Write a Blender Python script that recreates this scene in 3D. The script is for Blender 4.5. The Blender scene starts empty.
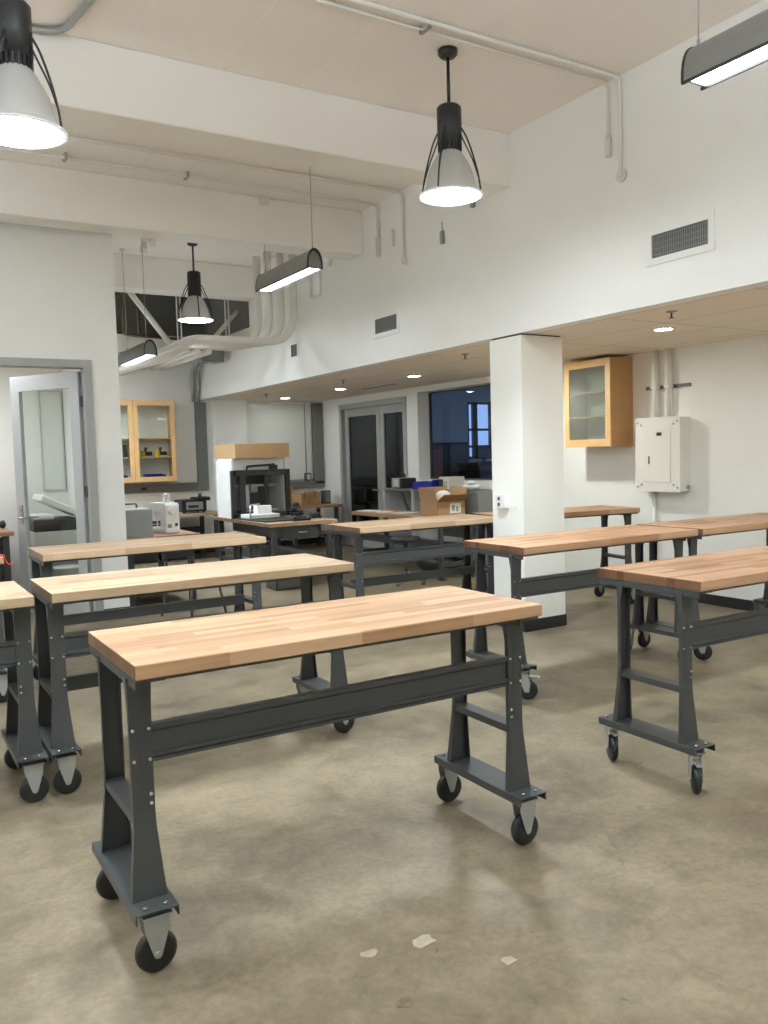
import bpy, bmesh, math, random
from mathutils import Vector, Matrix
random.seed(7)
SC = bpy.context.scene
COL = SC.collection
PI = math.pi

# ------------------------------------------------------------------ materials
def new_mat(name):
    m = bpy.data.materials.new(name); m.use_nodes = True
    return m, m.node_tree.nodes, m.node_tree.links

def plain(name, rgb, rough=0.5, metal=0.0, spec=0.5, noise=0.0, scale=20.0, bump=0.0):
    m, N, L = new_mat(name)
    b = N['Principled BSDF']
    b.inputs['Roughness'].default_value = rough
    b.inputs['Metallic'].default_value = metal
    b.inputs['Specular IOR Level'].default_value = spec
    b.inputs['Base Color'].default_value = (*rgb, 1)
    tc = N.new('ShaderNodeTexCoord')
    if noise or bump:
        t = N.new('ShaderNodeTexNoise'); t.inputs['Scale'].default_value = scale; t.inputs['Detail'].default_value = 5
        L.new(tc.outputs['Object'], t.inputs['Vector'])
        if noise:
            r = N.new('ShaderNodeValToRGB')
            r.color_ramp.elements[0].position = 0.3; r.color_ramp.elements[1].position = 0.7
            r.color_ramp.elements[0].color = (*[c*(1-noise) for c in rgb], 1)
            r.color_ramp.elements[1].color = (*[min(1, c*(1+noise)) for c in rgb], 1)
            L.new(t.outputs['Fac'], r.inputs['Fac']); L.new(r.outputs['Color'], b.inputs['Base Color'])
        if bump:
            bp = N.new('ShaderNodeBump'); bp.inputs['Strength'].default_value = bump; bp.inputs['Distance'].default_value = 0.002
            L.new(t.outputs['Fac'], bp.inputs['Height']); L.new(bp.outputs['Normal'], b.inputs['Normal'])
    return m

def emit(name, rgb, s):
    m, N, L = new_mat(name)
    N.remove(N['Principled BSDF'])
    e = N.new('ShaderNodeEmission'); e.inputs['Color'].default_value = (*rgb, 1); e.inputs['Strength'].default_value = s
    L.new(e.outputs[0], N['Material Output'].inputs['Surface'])
    return m

def glass(name, tint, refl=1.0, frost=0.0):
    m, N, L = new_mat(name)
    N.remove(N['Principled BSDF'])
    fr = N.new('ShaderNodeFresnel'); fr.inputs['IOR'].default_value = 1.5
    g = N.new('ShaderNodeBsdfGlossy'); g.inputs['Roughness'].default_value = 0.02
    t = N.new('ShaderNodeBsdfTransparent'); t.inputs['Color'].default_value = (*tint, 1)
    mix = N.new('ShaderNodeMixShader')
    mul = N.new('ShaderNodeMath'); mul.operation = 'MULTIPLY'; mul.inputs[1].default_value = refl
    ge = N.new('ShaderNodeNewGeometry')
    inv = N.new('ShaderNodeMath'); inv.operation = 'SUBTRACT'; inv.inputs[0].default_value = 1.0
    L.new(ge.outputs['Backfacing'], inv.inputs[1])
    m0 = N.new('ShaderNodeMath'); m0.operation = 'MULTIPLY'
    L.new(fr.outputs[0], m0.inputs[0]); L.new(inv.outputs[0], m0.inputs[1])
    L.new(m0.outputs[0], mul.inputs[0]); L.new(mul.outputs[0], mix.inputs[0])
    if frost:
        d = N.new('ShaderNodeBsdfTranslucent'); d.inputs['Color'].default_value = (.75, .8, .78, 1)
        d2 = N.new('ShaderNodeBsdfDiffuse'); d2.inputs['Color'].default_value = (.55, .6, .58, 1)
        m2 = N.new('ShaderNodeMixShader'); m2.inputs[0].default_value = 0.5
        L.new(d.outputs[0], m2.inputs[1]); L.new(d2.outputs[0], m2.inputs[2])
        m3 = N.new('ShaderNodeMixShader'); m3.inputs[0].default_value = frost
        L.new(t.outputs[0], m3.inputs[1]); L.new(m2.outputs[0], m3.inputs[2])
        L.new(m3.outputs[0], mix.inputs[1])
    else:
        L.new(t.outputs[0], mix.inputs[1])
    L.new(g.outputs[0], mix.inputs[2]); L.new(mix.outputs[0], N['Material Output'].inputs['Surface'])
    return m

def butcher(name, c1, c2, c3, seed):
    """laminated hardwood: staves along x, random lengths, stretched grain"""
    m, N, L = new_mat(name)
    b = N['Principled BSDF']; b.inputs['Roughness'].default_value = 0.42; b.inputs['Specular IOR Level'].default_value = 0.35
    tc = N.new('ShaderNodeTexCoord')
    mp = N.new('ShaderNodeMapping'); mp.inputs['Location'].default_value = (seed*3.7, seed*1.3, 0)
    L.new(tc.outputs['Object'], mp.inputs['Vector'])
    br = N.new('ShaderNodeTexBrick')
    br.offset = 0.37; br.offset_frequency = 2; br.squash = 1.35; br.squash_frequency = 3
    br.inputs['Color1'].default_value = (0, 0, 0, 1); br.inputs['Color2'].default_value = (1, 1, 1, 1)
    br.inputs['Mortar'].default_value = (.35, .35, .35, 1)
    br.inputs['Scale'].default_value = 1.0; br.inputs['Mortar Size'].default_value = 0.0006
    br.inputs['Brick Width'].default_value = 0.46; br.inputs['Row Height'].default_value = 0.042
    L.new(mp.outputs[0], br.inputs['Vector'])
    gr = N.new('ShaderNodeMapping'); gr.inputs['Scale'].default_value = (2.2, 60, 60)
    L.new(tc.outputs['Object'], gr.inputs['Vector'])
    ns = N.new('ShaderNodeTexNoise'); ns.inputs['Scale'].default_value = 1.0; ns.inputs['Detail'].default_value = 6; ns.inputs['Distortion'].default_value = 0.6
    L.new(gr.outputs[0], ns.inputs['Vector'])
    big = N.new('ShaderNodeTexNoise'); big.inputs['Scale'].default_value = 3.0
    L.new(mp.outputs[0], big.inputs['Vector'])
    a = N.new('ShaderNodeMath'); a.operation = 'MULTIPLY_ADD'; a.inputs[1].default_value = 0.62; a.inputs[2].default_value = -0.12
    L.new(br.outputs['Color'], a.inputs[0])
    a2 = N.new('ShaderNodeMath'); a2.operation = 'MULTIPLY_ADD'; a2.inputs[1].default_value = 0.55
    L.new(ns.outputs['Fac'], a2.inputs[0]); L.new(a.outputs[0], a2.inputs[2])
    a3 = N.new('ShaderNodeMath'); a3.operation = 'MULTIPLY_ADD'; a3.inputs[1].default_value = 0.25
    L.new(big.outputs['Fac'], a3.inputs[0]); L.new(a2.outputs[0], a3.inputs[2])
    r = N.new('ShaderNodeValToRGB')
    r.color_ramp.elements[0].position = 0.1; r.color_ramp.elements[0].color = (*c1, 1)
    r.color_ramp.elements[1].position = 0.95; r.color_ramp.elements[1].color = (*c3, 1)
    e = r.color_ramp.elements.new(0.5); e.color = (*c2, 1)
    L.new(a3.outputs[0], r.inputs['Fac'])
    sx = N.new('ShaderNodeSeparateXYZ'); L.new(tc.outputs['Normal'], sx.inputs[0])
    ab = N.new('ShaderNodeMath'); ab.operation = 'ABSOLUTE'; L.new(sx.outputs['X'], ab.inputs[0])
    gt = N.new('ShaderNodeMath'); gt.operation = 'GREATER_THAN'; gt.inputs[1].default_value = 0.8; L.new(ab.outputs[0], gt.inputs[0])
    eg = N.new('ShaderNodeMixRGB'); eg.blend_type = 'MULTIPLY'; eg.inputs[2].default_value = (.38, .33, .28, 1)   # end grain is darker wood, deepened further to imitate low light on ends
    L.new(gt.outputs[0], eg.inputs[0]); L.new(r.outputs['Color'], eg.inputs[1]); L.new(eg.outputs[0], b.inputs['Base Color'])
    return m

def concrete():
    m, N, L = new_mat('polished_concrete')
    b = N['Principled BSDF']; b.inputs['Specular IOR Level'].default_value = 0.4
    tc = N.new('ShaderNodeTexCoord')
    def noise(s, d=6, dist=0.0, rough=0.6):
        t = N.new('ShaderNodeTexNoise'); t.inputs['Scale'].default_value = s; t.inputs['Detail'].default_value = d
        t.inputs['Distortion'].default_value = dist; t.inputs['Roughness'].default_value = rough
        L.new(tc.outputs['Object'], t.inputs['Vector']); return t
    n1 = noise(0.9, 8, 0.8); n2 = noise(5.0, 8, 0.4, .65); n3 = noise(38, 4)
    r = N.new('ShaderNodeValToRGB')
    r.color_ramp.elements[0].position = 0.35; r.color_ramp.elements[0].color = (.115, .090, .056, 1)
    r.color_ramp.elements[1].position = 0.66; r.color_ramp.elements[1].color = (.318, .259, .168, 1)
    mx = N.new('ShaderNodeMath'); mx.operation = 'MULTIPLY_ADD'; mx.inputs[1].default_value = 0.5
    L.new(n2.outputs['Fac'], mx.inputs[0])
    h = N.new('ShaderNodeMath'); h.operation = 'MULTIPLY'; h.inputs[1].default_value = 0.5
    L.new(n1.outputs['Fac'], h.inputs[0]); L.new(h.outputs[0], mx.inputs[2]); L.new(mx.outputs[0], r.inputs['Fac'])
    # fine mottling
    r3 = N.new('ShaderNodeValToRGB')
    r3.color_ramp.elements[0].position = 0.3; r3.color_ramp.elements[0].color = (.82, .82, .82, 1)
    r3.color_ramp.elements[1].position = 0.6; r3.color_ramp.elements[1].color = (1, 1, 1, 1)
    L.new(n3.outputs['Fac'], r3.inputs['Fac'])
    mul = N.new('ShaderNodeMixRGB'); mul.blend_type = 'MULTIPLY'; mul.inputs[0].default_value = 1
    L.new(r.outputs['Color'], mul.inputs[1]); L.new(r3.outputs['Color'], mul.inputs[2])
    # dark stains
    n4 = noise(2.7, 5, 1.5)
    r4 = N.new('ShaderNodeValToRGB')
    r4.color_ramp.elements[0].position = 0.66; r4.color_ramp.elements[0].color = (1, 1, 1, 1)
    r4.color_ramp.elements[1].position = 0.80; r4.color_ramp.elements[1].color = (.55, .52, .48, 1)
    L.new(n4.outputs['Fac'], r4.inputs['Fac'])
    mul2 = N.new('ShaderNodeMixRGB'); mul2.blend_type = 'MULTIPLY'; mul2.inputs[0].default_value = 1
    L.new(mul.outputs[0], mul2.inputs[1]); L.new(r4.outputs['Color'], mul2.inputs[2])
    n5 = noise(11, 3, .3)
    r5 = N.new('ShaderNodeValToRGB')
    r5.color_ramp.elements[0].position = 0.69; r5.color_ramp.elements[0].color = (1, 1, 1, 1)
    r5.color_ramp.elements[1].position = 0.76; r5.color_ramp.elements[1].color = (.58, .54, .50, 1)
    L.new(n5.outputs['Fac'], r5.inputs['Fac'])
    mul5 = N.new('ShaderNodeMixRGB'); mul5.blend_type = 'MULTIPLY'; mul5.inputs[0].default_value = 1
    L.new(mul2.outputs[0], mul5.inputs[1]); L.new(r5.outputs['Color'], mul5.inputs[2]); mul2 = mul5
    # hairline cracks
    v = N.new('ShaderNodeTexVoronoi'); v.feature = 'DISTANCE_TO_EDGE'; v.inputs['Scale'].default_value = 0.42
    wob = noise(1.6, 8)
    wm = N.new('ShaderNodeMixRGB'); wm.blend_type = 'LINEAR_LIGHT'; wm.inputs[0].default_value = 0.5
    L.new(tc.outputs['Object'], wm.inputs[1]); L.new(wob.outputs['Color'], wm.inputs[2]); L.new(wm.outputs[0], v.inputs['Vector'])
    rc = N.new('ShaderNodeValToRGB')
    rc.color_ramp.elements[0].position = 0.0; rc.color_ramp.elements[0].color = (.68, .66, .63, 1)
    rc.color_ramp.elements[1].position = 0.006; rc.color_ramp.elements[1].color = (1, 1, 1, 1)
    L.new(v.outputs['Distance'], rc.inputs['Fac'])
    mul3 = N.new('ShaderNodeMixRGB'); mul3.blend_type = 'MULTIPLY'; mul3.inputs[0].default_value = 0.45
    L.new(mul2.outputs[0], mul3.inputs[1]); L.new(rc.outputs['Color'], mul3.inputs[2])
    L.new(mul3.outputs[0], b.inputs['Base Color'])
    rr = N.new('ShaderNodeMapRange'); rr.inputs['To Min'].default_value = 0.34; rr.inputs['To Max'].default_value = 0.58
    L.new(n2.outputs['Fac'], rr.inputs['Value']); L.new(rr.outputs[0], b.inputs['Roughness'])
    bp = N.new('ShaderNodeBump'); bp.inputs['Strength'].default_value = 0.15; bp.inputs['Distance'].default_value = 0.004
    L.new(n3.outputs['Fac'], bp.inputs['Height']); L.new(bp.outputs['Normal'], b.inputs['Normal'])
    return m

def tiled(name, rgb, line, w, hgt, size, off=0.0, rough=0.8, shift=(0, 0, 0)):
    m, N, L = new_mat(name)
    b = N['Principled BSDF']; b.inputs['Roughness'].default_value = rough; b.inputs['Specular IOR Level'].default_value = 0.2
    tc = N.new('ShaderNodeTexCoord')
    mp = N.new('ShaderNodeMapping'); mp.inputs['Location'].default_value = shift
    L.new(tc.outputs['Object'], mp.inputs['Vector'])
    br = N.new('ShaderNodeTexBrick'); br.offset = off
    br.inputs['Color1'].default_value = (*rgb, 1); br.inputs['Color2'].default_value = (*[c*.97 for c in rgb], 1)
    br.inputs['Mortar'].default_value = (*line, 1); br.inputs['Scale'].default_value = 1
    br.inputs['Mortar Size'].default_value = size; br.inputs['Brick Width'].default_value = w; br.inputs['Row Height'].default_value = hgt
    br.inputs['Mortar Smooth'].default_value = 0.3
    L.new(mp.outputs[0], br.inputs['Vector']); L.new(br.outputs['Color'], b.inputs['Base Color'])
    n = N.new('ShaderNodeTexNoise'); n.inputs['Scale'].default_value = 60
    L.new(tc.outputs['Object'], n.inputs['Vector'])
    bp = N.new('ShaderNodeBump'); bp.inputs['Strength'].default_value = 0.25; bp.inputs['Distance'].default_value = 0.003
    L.new(n.outputs['Fac'], bp.inputs['Height']); L.new(bp.outputs['Normal'], b.inputs['Normal'])
    return m

def acrylic(name):
    m, N, L = new_mat(name)
    N.remove(N['Principled BSDF'])
    d = N.new('ShaderNodeBsdfDiffuse'); d.inputs['Color'].default_value = (.40, .39, .37, 1)
    t = N.new('ShaderNodeBsdfTranslucent'); t.inputs['Color'].default_value = (.6, .58, .54, 1)
    g = N.new('ShaderNodeBsdfGlossy'); g.inputs['Roughness'].default_value = 0.25
    mx = N.new('ShaderNodeMixShader'); mx.inputs[0].default_value = 0.10
    L.new(d.outputs[0], mx.inputs[1]); L.new(t.outputs[0], mx.inputs[2])
    m2 = N.new('ShaderNodeMixShader'); m2.inputs[0].default_value = 0.05
    L.new(mx.outputs[0], m2.inputs[1]); L.new(g.outputs[0], m2.inputs[2])
    L.new(m2.outputs[0], N['Material Output'].inputs['Surface'])
    return m

M = dict(
    wall=plain('white_wall_paint', (.855, .86, .835), 0.55, noise=.012, scale=3, bump=.06),
    cream=plain('cream_pillar_paint', (.85, .85, .80), 0.5, noise=.01, scale=3),
    ceil=tiled('acoustic_ceiling', (.92, .875, .845), (.95, .92, .895), .61, 60.0, .005, 0.5),
    beam=plain('white_beam_paint', (.87, .85, .81), 0.35, noise=.015, scale=2, bump=.05),
    soffit=tiled('soffit_tile', (.86, .785, .69), (.46, .40, .33), .61, 1.22, .006, 0.0, shift=(0.11, .35, 0)),
    floor=concrete(),
    black_base=plain('black_rubber_base', (.018, .018, .018), 0.5),
    steel=plain('charcoal_powder_coat', (.052, .056, .056), 0.42, spec=.5, noise=.05, scale=9),
    greysteel=plain('grey_enamel', (.20, .215, .215), 0.45, noise=.03, scale=6),
    raceway=plain('raceway_grey', (.165, .175, .165), 0.5, noise=.03, scale=6),
    zinc=plain('zinc_plate', (.42, .44, .44), 0.35, metal=.6, noise=.06, scale=25),
    chrome=plain('bolt_zinc', (.62, .62, .60), 0.25, metal=.9),
    rubber=plain('black_rubber_tyre', (.014, .014, .014), 0.42),
    black=plain('black_plastic', (.018, .018, .019), 0.45),
    blackmetal=plain('black_lamp_metal', (.016, .016, .017), 0.4),
    darkgrey=plain('dark_grey_metal', (.10, .10, .10), 0.4, metal=.3),
    fixture=plain('fixture_grey', (.23, .23, .22), 0.35, metal=.35),
    pipe=plain('white_painted_pipe', (.74, .72, .67), 0.45, noise=.02, scale=8),
    conduit=plain('galvanised_conduit', (.36, .37, .36), 0.4, metal=.5),
    brown=plain('rusty_brown_pipe', (.075, .045, .028), 0.6, noise=.2, scale=14),
    alu=plain('brushed_aluminium', (.55, .57, .58), 0.38, metal=.35, noise=.03, scale=30),
    framegrey=plain('grey_door_frame', (.36, .37, .36), 0.45, noise=.02, scale=8),
    birch=plain('birch_veneer', (.67, .42, .185), 0.45, noise=.07, scale=6),
    birchside=plain('birch_side_veneer', (.52, .30, .13), 0.45, noise=.07, scale=6),
    whitebox=plain('white_enamel_box', (.78, .77, .72), 0.4),
    white=plain('white_plastic', (.80, .80, .78), 0.35),
    paper=plain('white_paper', (.80, .80, .78), 0.8),
    card=plain('cardboard', (.43, .262, .125), 0.8, noise=.05, scale=15),
    carddark=plain('cardboard_dark', (.30, .175, .08), 0.8, noise=.05, scale=15),
    blue=plain('blue_bin_plastic', (.012, .022, .32), 0.4),
    red=plain('red_plastic', (.55, .03, .025), 0.45),
    yellow=plain('yellow_plastic', (.70, .50, .04), 0.45),
    redpanel=plain('red_brown_panel', (.42, .085, .05), 0.5),
    grey=plain('mid_grey', (.30, .31, .305), 0.5, noise=.03, scale=6),
    ventdark=plain('vent_shadow_box', (.03, .03, .03), 0.6),
    slat=plain('vent_slat_grey', (.22, .22, .215), 0.45, metal=.3),
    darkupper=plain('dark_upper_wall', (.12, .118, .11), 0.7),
    beige=plain('beige_case', (.62, .60, .54), 0.5),
    silver=plain('silver_panel', (.42, .43, .43), 0.35, metal=.4),
    green=plain('dark_green_mat', (.022, .032, .022), 0.7),
    pink=plain('pale_pink_wrap', (.75, .55, .50), 0.7),
    stain=plain('dark_floor_stain', (.15, .115, .075), 0.6, noise=.3, scale=30),
    chip=plain('pale_concrete_chip', (.37, .315, .225), 0.8, noise=.12, scale=40),
    whiteboard=plain('whiteboard_gloss', (.74, .76, .74), 0.2),
    glass=glass('clear_glass', (.90, .93, .91), 0.9),
    darkglass=glass('tinted_door_glass', (.34, .35, .35), 1.0),
    bluewindow=glass('blue_tinted_window_glass', (.60, .70, .84), 1.0),
    frosted=glass('frosted_cabinet_glass', (.80, .86, .83), 0.8, frost=.22),
    acrylic=acrylic('lamp_acrylic'),
    lens=emit('lamp_lens_light', (.84, .935, 1.0), 34.0),
    tube=emit('linear_lens_light', (.84, .935, 1.0), 16.0),
    down=emit('downlight_light', (.95, .98, .90), 66.0),
    top_warm=butcher('maple_warm', (.29, .150, .070), (.46, .275, .150), (.57, .385, .230), 1),
    top_pale=butcher('maple_pale', (.27, .172, .096), (.41, .285, .175), (.50, .375, .250), 2),
    top_red=butcher('maple_red', (.15, .056, .026), (.38, .200, .104), (.50, .312, .188), 3),
    top_tan=butcher('maple_tan', (.33, .205, .112), (.46, .315, .19), (.56, .405, .26), 4),
)

# ------------------------------------------------------------------ mesh builder
class MB:
    def __init__(s): s.bm = bmesh.new()
    def box(s, lo, hi, bev=0.0, seg=2, rot=None, piv=None):
        g = bmesh.ops.create_cube(s.bm, size=1)['verts']
        c = [(lo[i]+hi[i])/2 for i in range(3)]; d = [abs(hi[i]-lo[i]) for i in range(3)]
        for v in g: v.co = Vector((c[0]+v.co.x*d[0], c[1]+v.co.y*d[1], c[2]+v.co.z*d[2]))
        allv = set(g)
        if bev:
            es = list({e for v in g for e in v.link_edges})
            r = bmesh.ops.bevel(s.bm, geom=es, offset=bev, segments=seg, affect='EDGES', profile=.5)
            allv = {v for v in r['verts']} | {v for v in g if v.is_valid}
        if rot is not None:
            p = Vector(piv if piv is not None else c)
            for v in allv: v.co = p + rot @ (v.co - p)
        return s
    def prism(s, poly, axis, a, b):
        """polygon of (u,v) pairs extruded along axis; axis 0:(y,z) 1:(x,z) 2:(x,y)"""
        def P(u, v, w): return {0: (w, u, v), 1: (u, w, v), 2: (u, v, w)}[axis]
        A = [s.bm.verts.new(P(u, v, a)) for u, v in poly]; B = [s.bm.verts.new(P(u, v, b)) for u, v in poly]
        n = len(poly)
        fs = [s.bm.faces.new(A), s.bm.faces.new(list(reversed(B)))]
        for i in range(n): fs.append(s.bm.faces.new((A[i], B[i], B[(i+1) % n], A[(i+1) % n])))
        bmesh.ops.recalc_face_normals(s.bm, faces=fs)
        return s
    def cyl(s, p0, p1, r, r2=None, n=20):
        p0, p1 = Vector(p0), Vector(p1); r2 = r if r2 is None else r2
        z = (p1-p0).normalized(); x = z.orthogonal().normalized(); y = z.cross(x)
        A, B = [], []
        for i in range(n):
            t = 2*PI*i/n; d = x*math.cos(t)+y*math.sin(t)
            A.append(s.bm.verts.new(p0+d*r)); B.append(s.bm.verts.new(p1+d*r2))
        fs = [s.bm.faces.new(list(reversed(A))), s.bm.faces.new(B)]
        for i in range(n):
            f = s.bm.faces.new((A[i], A[(i+1) % n], B[(i+1) % n], B[i])); f.smooth = True; fs.append(f)
        bmesh.ops.recalc_face_normals(s.bm, faces=fs)
        return s
    def tube(s, pts, r, n=12, fillet=0.0, seg=6):
        pts = [Vector(p) for p in pts]
        if fillet:
            out = [pts[0]]
            for i in range(1, len(pts)-1):
                a, b, c = pts[i-1], pts[i], pts[i+1]
                f = min(fillet[i-1] if isinstance(fillet, (list, tuple)) else fillet, (a-b).length*.66, (c-b).length*.66)
                p, q = b+(a-b).normalized()*f, b+(c-b).normalized()*f
                for k in range(seg+1):
                    t = k/seg; out.append(p*(1-t)**2 + b*2*t*(1-t) + q*t*t)
            out.append(pts[-1]); pts = out
        rings = []; prev = None
        for i, p in enumerate(pts):
            d = (pts[min(i+1, len(pts)-1)]-pts[max(i-1, 0)]).normalized()
            x = d.orthogonal().normalized() if prev is None else (prev-d*prev.dot(d)).normalized()
            prev = x; y = d.cross(x)
            rings.append([s.bm.verts.new(p+(x*math.cos(2*PI*k/n)+y*math.sin(2*PI*k/n))*r) for k in range(n)])
        fs = []
        for a, b in zip(rings, rings[1:]):
            for k in range(n):
                f = s.bm.faces.new((a[k], a[(k+1) % n], b[(k+1) % n], b[k])); f.smooth = True; fs.append(f)
        fs.append(s.bm.faces.new(list(reversed(rings[0])))); fs.append(s.bm.faces.new(rings[-1]))
        bmesh.ops.recalc_face_normals(s.bm, faces=fs)
        return s
    def lathe(s, prof, c=(0, 0, 0), n=36, cap0=False, cap1=False):
        rings = []
        for r, z in prof:
            rings.append([s.bm.verts.new((c[0]+r*math.cos(2*PI*k/n), c[1]+r*math.sin(2*PI*k/n), c[2]+z)) for k in range(n)])
        fs = []
        for a, b in zip(rings, rings[1:]):
            for k in range(n):
                f = s.bm.faces.new((a[k], a[(k+1) % n], b[(k+1) % n], b[k])); f.smooth = True; fs.append(f)
        if cap0: fs.append(s.bm.faces.new(list(reversed(rings[0]))))
        if cap1: fs.append(s.bm.faces.new(rings[-1]))
        bmesh.ops.recalc_face_normals(s.bm, faces=fs)
        return s
    def ball(s, c, r, sx=1, sy=1, sz=1, u=14, v=8):
        g = bmesh.ops.create_uvsphere(s.bm, u_segments=u, v_segments=v, radius=r)['verts']
        for w in g: w.co = Vector((c[0]+w.co.x*sx, c[1]+w.co.y*sy, c[2]+w.co.z*sz))
        for f in {f for w in g for f in w.link_faces}: f.smooth = True
        return s
    def build(s, name, mat, parent=None, loc=(0, 0, 0), rz=0.0):
        me = bpy.data.meshes.new(name); s.bm.to_mesh(me); s.bm.free()
        me.materials.append(M[mat] if isinstance(mat, str) else mat)
        o = bpy.data.objects.new(name, me); COL.objects.link(o)
        if parent is not None: o.parent = parent
        o.location = loc; o.rotation_euler = (0, 0, rz)
        return o

def tag(o, label, cat, group=None, kind=None):
    o['label'] = label; o['category'] = cat
    if group: o['group'] = group
    if kind: o['kind'] = kind
    return o
def thing(name, label, cat, loc, rz=0.0, group=None):
    o = bpy.data.objects.new(name, None); COL.objects.link(o)
    o.location = loc; o.rotation_euler = (0, 0, rz); o.empty_display_size = .1
    return tag(o, label, cat, group)
def struct(name, mb, mat, parent=None, loc=(0, 0, 0), rz=0.0):
    o = mb.build(name, mat, parent, loc, rz)
    if parent is None: o['kind'] = 'structure'
    return o
def clone(root, loc, rz=None):
    r = root.copy(); COL.objects.link(r); r.location = loc
    if rz is not None: r.rotation_euler = (0, 0, rz)
    for ch in list(root.children):
        c = ch.copy(); COL.objects.link(c); c.parent = r
        for g in ch.children:
            d = g.copy(); COL.objects.link(d); d.parent = c
    return r

# ------------------------------------------------------------------ room dimensions (metres, camera stands at x=0 y=0)
XB = 4.636      # bulkhead wall above the low ceiling
XW = 6.83       # right wall
YF = 13.3       # far wall
ZC = 4.128      # high ceiling
ZS = 2.495      # low ceiling
YL = 8.38       # left partition
XL, YN = -3.5, -4.0

struct('floor', MB().box((XL-.1, YN-.1, -.1), (11.6, YF+.15, 0)), 'floor')
struct('ceiling', MB().box((XL-.1, YN-.1, ZC), (XB+.15, YF+.15, ZC+.1)), 'ceil')
struct('wall_west', MB().box((XL-.12, YN, 0), (XL, YF, ZC)), 'wall')
struct('wall_near', MB().box((XL, YN-.12, 0), (XW, YN, ZC)), 'wall')
# bulkhead: tall wall face with a slightly proud fascia along its foot
struct('wall_bulkhead', MB().box((XB, YN, 2.647), (XB+.12, YF, ZC)), 'wall')
struct('trim_fascia', MB().box((XB-.022, YN, ZS), (XB+.12, YF, 2.647)), 'wall')
struct('ceiling_low', MB().box((XB+.12, YN, ZS), (XW, YF, ZS+.08)), 'soffit')
# right wall with window and double-door openings
WY0, WY1, WZ0, WZ1 = 7.9, 10.24, 1.15, 2.415
DY0, DY1, DZ1 = 10.59, 12.56, 2.33
w = MB()
w.box((XW, YN, 0), (XW+.25, WY0, 2.7)); w.box((XW, WY0, 0), (XW+.25, WY1, WZ0)); w.box((XW, WY0, WZ1), (XW+.25, WY1, 2.7))
w.box((XW, WY1, 0), (XW+.25, DY0, 2.7)); w.box((XW, DY0, DZ1), (XW+.25, DY1, 2.7)); w.box((XW, DY1, 0), (XW+.25, YF, 2.7))
struct('wall_right', w, 'wall')
struct('wall_far', MB().box((XL, YF, 0), (XW+.25, YF+.12, ZC)), 'wall')
# left partition with its door opening
PX1 = 2.11; OX0, OX1, OZ = 0.82, 1.80, 2.455
w = MB()
w.box((XL, YL, 0), (OX0, YL+.13, ZC)); w.box((OX0, YL, OZ), (OX1, YL+.13, ZC)); w.box((OX1, YL, 0), (PX1, YL+.13, ZC))
struct('wall_left', w, 'wall')
struct('wall_side_room_right', MB().box((PX1-.05, YL+.13, 0), (PX1, YF, ZC)), 'wall')
struct('wall_side_room_back', MB().box((XL, 10.95, 0), (PX1-.05, 11.05, 2.72)), 'wall')
struct('ceiling_side_room', MB().box((XL, YL+.13, 2.72), (PX1-.05, 11.05, 2.8)), 'soffit')
# beams
for i, (y0, y1, z0, xa) in enumerate(((5.49, 5.79, 3.70, XL), (7.93, 8.22, 3.67, XL), (10.83, 11.13, 3.71, PX1))):
    struct('ceiling_beam', MB().box((xa, y0, z0), (XB, y1, ZC), bev=.012), 'beam')
# pillar
PYa, PYb, PXb = 5.39, 5.80, 5.09
struct('pillar', MB().box((XB, PYa, 0), (PXb, PYb, ZS-.012)), 'cream')
struct('trim_pillar_shadow_gap', MB().box((XB+.012, PYa+.012, ZS-.012), (PXb-.012, PYb-.012, ZS)), 'ventdark')  # dark block below the low ceiling, its colour imitating a thin shadow gap
struct('baseboard_pillar', MB().box((XB-.008, PYa-.008, 0), (PXb+.008, PYb+.008, .10), bev=.003), 'black_base')
struct('baseboard_right', MB().box((XW-.01, YN, 0), (XW, DY0-.06, .10)), 'black_base')
struct('baseboard_left', MB().box((OX1+.06, YL-.01, 0), (PX1+.008, YL, .10)), 'black_base')
struct('baseboard_far', MB().box((PX1, YF-.01, 0), (XW, YF, .10)), 'black_base')

# ------------------------------------------------------------------ adjacent room seen through the glass (dusk light through its window and added side openings)
AX = 11.4
struct('wall_next_room_side', MB().box((AX, 5.5, 0), (AX+.1, YF, .9)).box((AX, 5.5, 2.6), (AX+.1, YF, 2.95)).box((AX, 5.5, .9), (AX+.1, 7.5, 2.6)).box((AX, 9.2, .9), (AX+.1, 9.6, 2.6)).box((AX, 12.0, .9), (AX+.1, YF, 2.6)), 'wall')  # unseen side openings added to let more dusk light into this room
struct('wall_next_room_near', MB().box((XW+.25, 5.4, 0), (AX, 5.5, 2.95)), 'wall')
w = MB(); bx0, bx1, bz0, bz1 = 10.05, 11.2, 1.40, 2.52
w.box((XW+.25, YF, 0), (bx0, YF+.12, 2.95)); w.box((bx0, YF, 0), (bx1, YF+.12, bz0)); w.box((bx0, YF, bz1), (bx1, YF+.12, 2.95)); w.box((bx1, YF, 0), (AX, YF+.12, 2.95))
struct('wall_next_room_far', w, 'wall')
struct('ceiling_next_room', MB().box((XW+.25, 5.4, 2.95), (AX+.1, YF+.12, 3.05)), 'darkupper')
w = MB(); w.box((bx0, YF+.03, bz0), (bx0+.05, YF+.09, bz1)); w.box((bx1-.05, YF+.03, bz0), (bx1, YF+.09, bz1))
for x in (10.20, 10.27, 10.62): w.box((x, YF+.03, bz0), (x+.045, YF+.09, bz1))
for z in (bz0, 1.62, 1.95, bz1-.05): w.box((bx0, YF+.03, z), (bx1, YF+.09, z+.045))
struct('window_2', w, 'darkgrey')

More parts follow.
